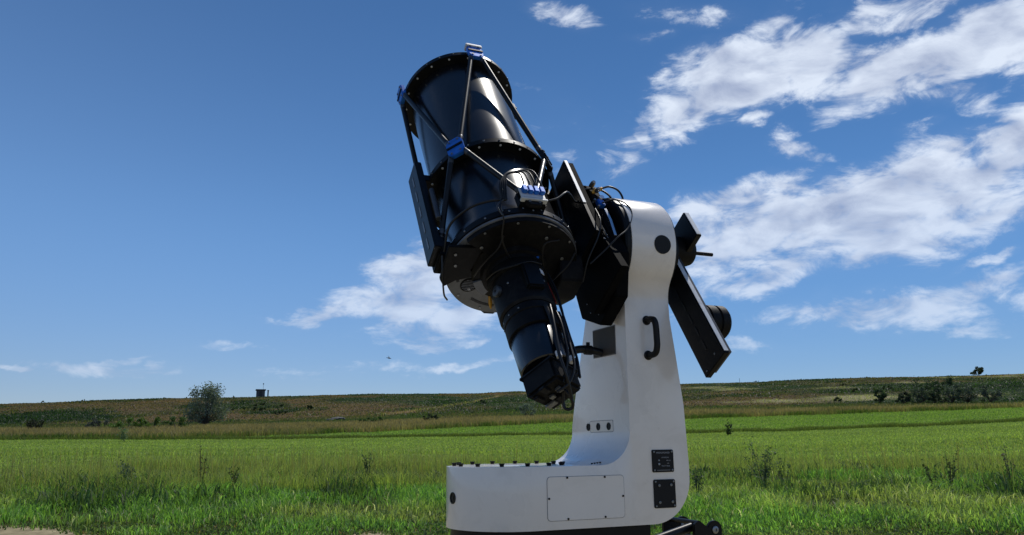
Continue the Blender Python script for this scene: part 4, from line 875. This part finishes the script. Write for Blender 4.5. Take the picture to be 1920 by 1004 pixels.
MB().prism([(XT+x, Q0+z) for x, z in arc(0, 0, .1095, 52, 88, 8)+arc(0, 0, .1115, 88, 52, 8)], 'y', -.262, -.215, 0).build('glint_patch', OFFWHITE, fo)  # white patch in place of a bright reflection on the focuser
rot = lt([(.405, .098), (.409, .101), (.438, .101), (.441, .097), (.447, .097), (.450, .101), (.505, .101), (.508, .095)], 'rotator', BLACKR)
sh = lt([(.508, .092), (.513, .095), (.652, .092), (.656, .088)], 'camera_barrel', GLOSS)
for a in (8, 47):
    MB().tube([cyp(a, -.44, .108), cyp(a, -.53, .110), cyp(a-4, -.65, .104)], .0075, 8).build('cable', RUBBER, camt)
def rot_y(mb, deg): bmesh.ops.transform(mb.bm, matrix=Matrix.Translation((XT, 0, Q0)) @ Matrix.Rotation(math.radians(deg), 4, 'Y') @ Matrix.Translation((-XT, 0, -Q0)), verts=mb.bm.verts); return mb
hb = MB().box(XT-.068, XT+.076, -.752, -.656, Q0-.070, Q0+.070, .010); rot_y(hb, 28); cbx = hb.build('camera_housing', BLACKR, camt)
hb = MB().box(XT-.072, XT+.080, -.676, -.664, Q0-.074, Q0+.074, .003); rot_y(hb, 28); hb.build('housing_lip', BLACK, cbx)
for i, (x, z, w, h, m) in enumerate(((-.052, .0, .020, .012, PLASTIC), (-.01, .03, .014, .010, STEEL), (.03, .0, .016, .012, PLASTIC), (.03, -.04, .012, .02, STEEL), (-.03, -.045, .02, .01, PLASTIC), (0, -.01, .01, .01, STEEL))):
    hb = MB().box(XT+x-w, XT+x+w, -.762, -.7515, Q0+z-h, Q0+z+h, .002); rot_y(hb, 28); hb.build('socket', m, cbx)
for i, (a, r) in enumerate(((4, .088), (43, .088))):
    c = cyp(a, -.648, r+.008); MB().lathe(c, (0, -1, 0), [(0, .011), (.022, .011)], 10).build('plug_sleeve', OFFWHITE, camt)
def ccable(pts, r=.0048, m=RUBBER): return MB().tube(pts, r, 8).build('cable', m, camt, 60)
ccable([cyp(60, -.22, .12), cyp(62, -.30, .128), cyp(60, -.42, .122), cyp(50, -.52, .112), cyp(42, -.62, .108), cyp(36, -.70, .10), cyp(20, -.76, .07), cyp(-20, -.78, .05)])
ccable([cyp(72, -.22, .12), cyp(76, -.32, .13), cyp(74, -.43, .126), cyp(66, -.53, .118), cyp(62, -.63, .114), cyp(60, -.72, .10)])
ccable([cyp(84, -.215, .12), cyp(86, -.27, .127), cyp(84, -.33, .126)], .003, REDC)
ccable([cyp(20, -.43, .108), cyp(10, -.50, .12), cyp(4, -.58, .12), cyp(0, -.66, .11), cyp(10, -.74, .085), cyp(60, -.79, .05)], .006)
ccable([cyp(30, -.44, .110), cyp(24, -.52, .122), cyp(20, -.60, .12), cyp(18, -.68, .105), cyp(10, -.75, .06)], .005, POLE)
ccable([cyp(30, -.75, .035), cyp(50, -.775, .045), cyp(70, -.80, .05), cyp(95, -.808, .05), cyp(120, -.798, .04), cyp(110, -.775, .032), cyp(60, -.755, .03)], .0055)
ccable([Mt(-.195, .0, 1.165), Mt(-.205, .0, 1.12), Mt(-.24, .05, 1.08), cyp(95, -.60, .12), cyp(85, -.68, .10)], .013, RUBBER)
for a in range(-150, -20, 26): put(SCREW_DEF, rot, cyp(a, -.425, .101), cyp(a, 0, 1)-cyp(a, 0, 0), .7)
lp = MB(); lp.tube([cyp(-95, -.205, .122), cyp(-60, -.235, .128), cyp(-30, -.25, .128), cyp(0, -.235, .126), cyp(30, -.222, .124)], .003, 7); lp.build('cable', RUBBER, camt, 60)

for o in (SCREW_DEF, DARKSCREW, BRIGHTSCREW): bpy.data.objects.remove(o)
SC.render.engine = 'CYCLES'
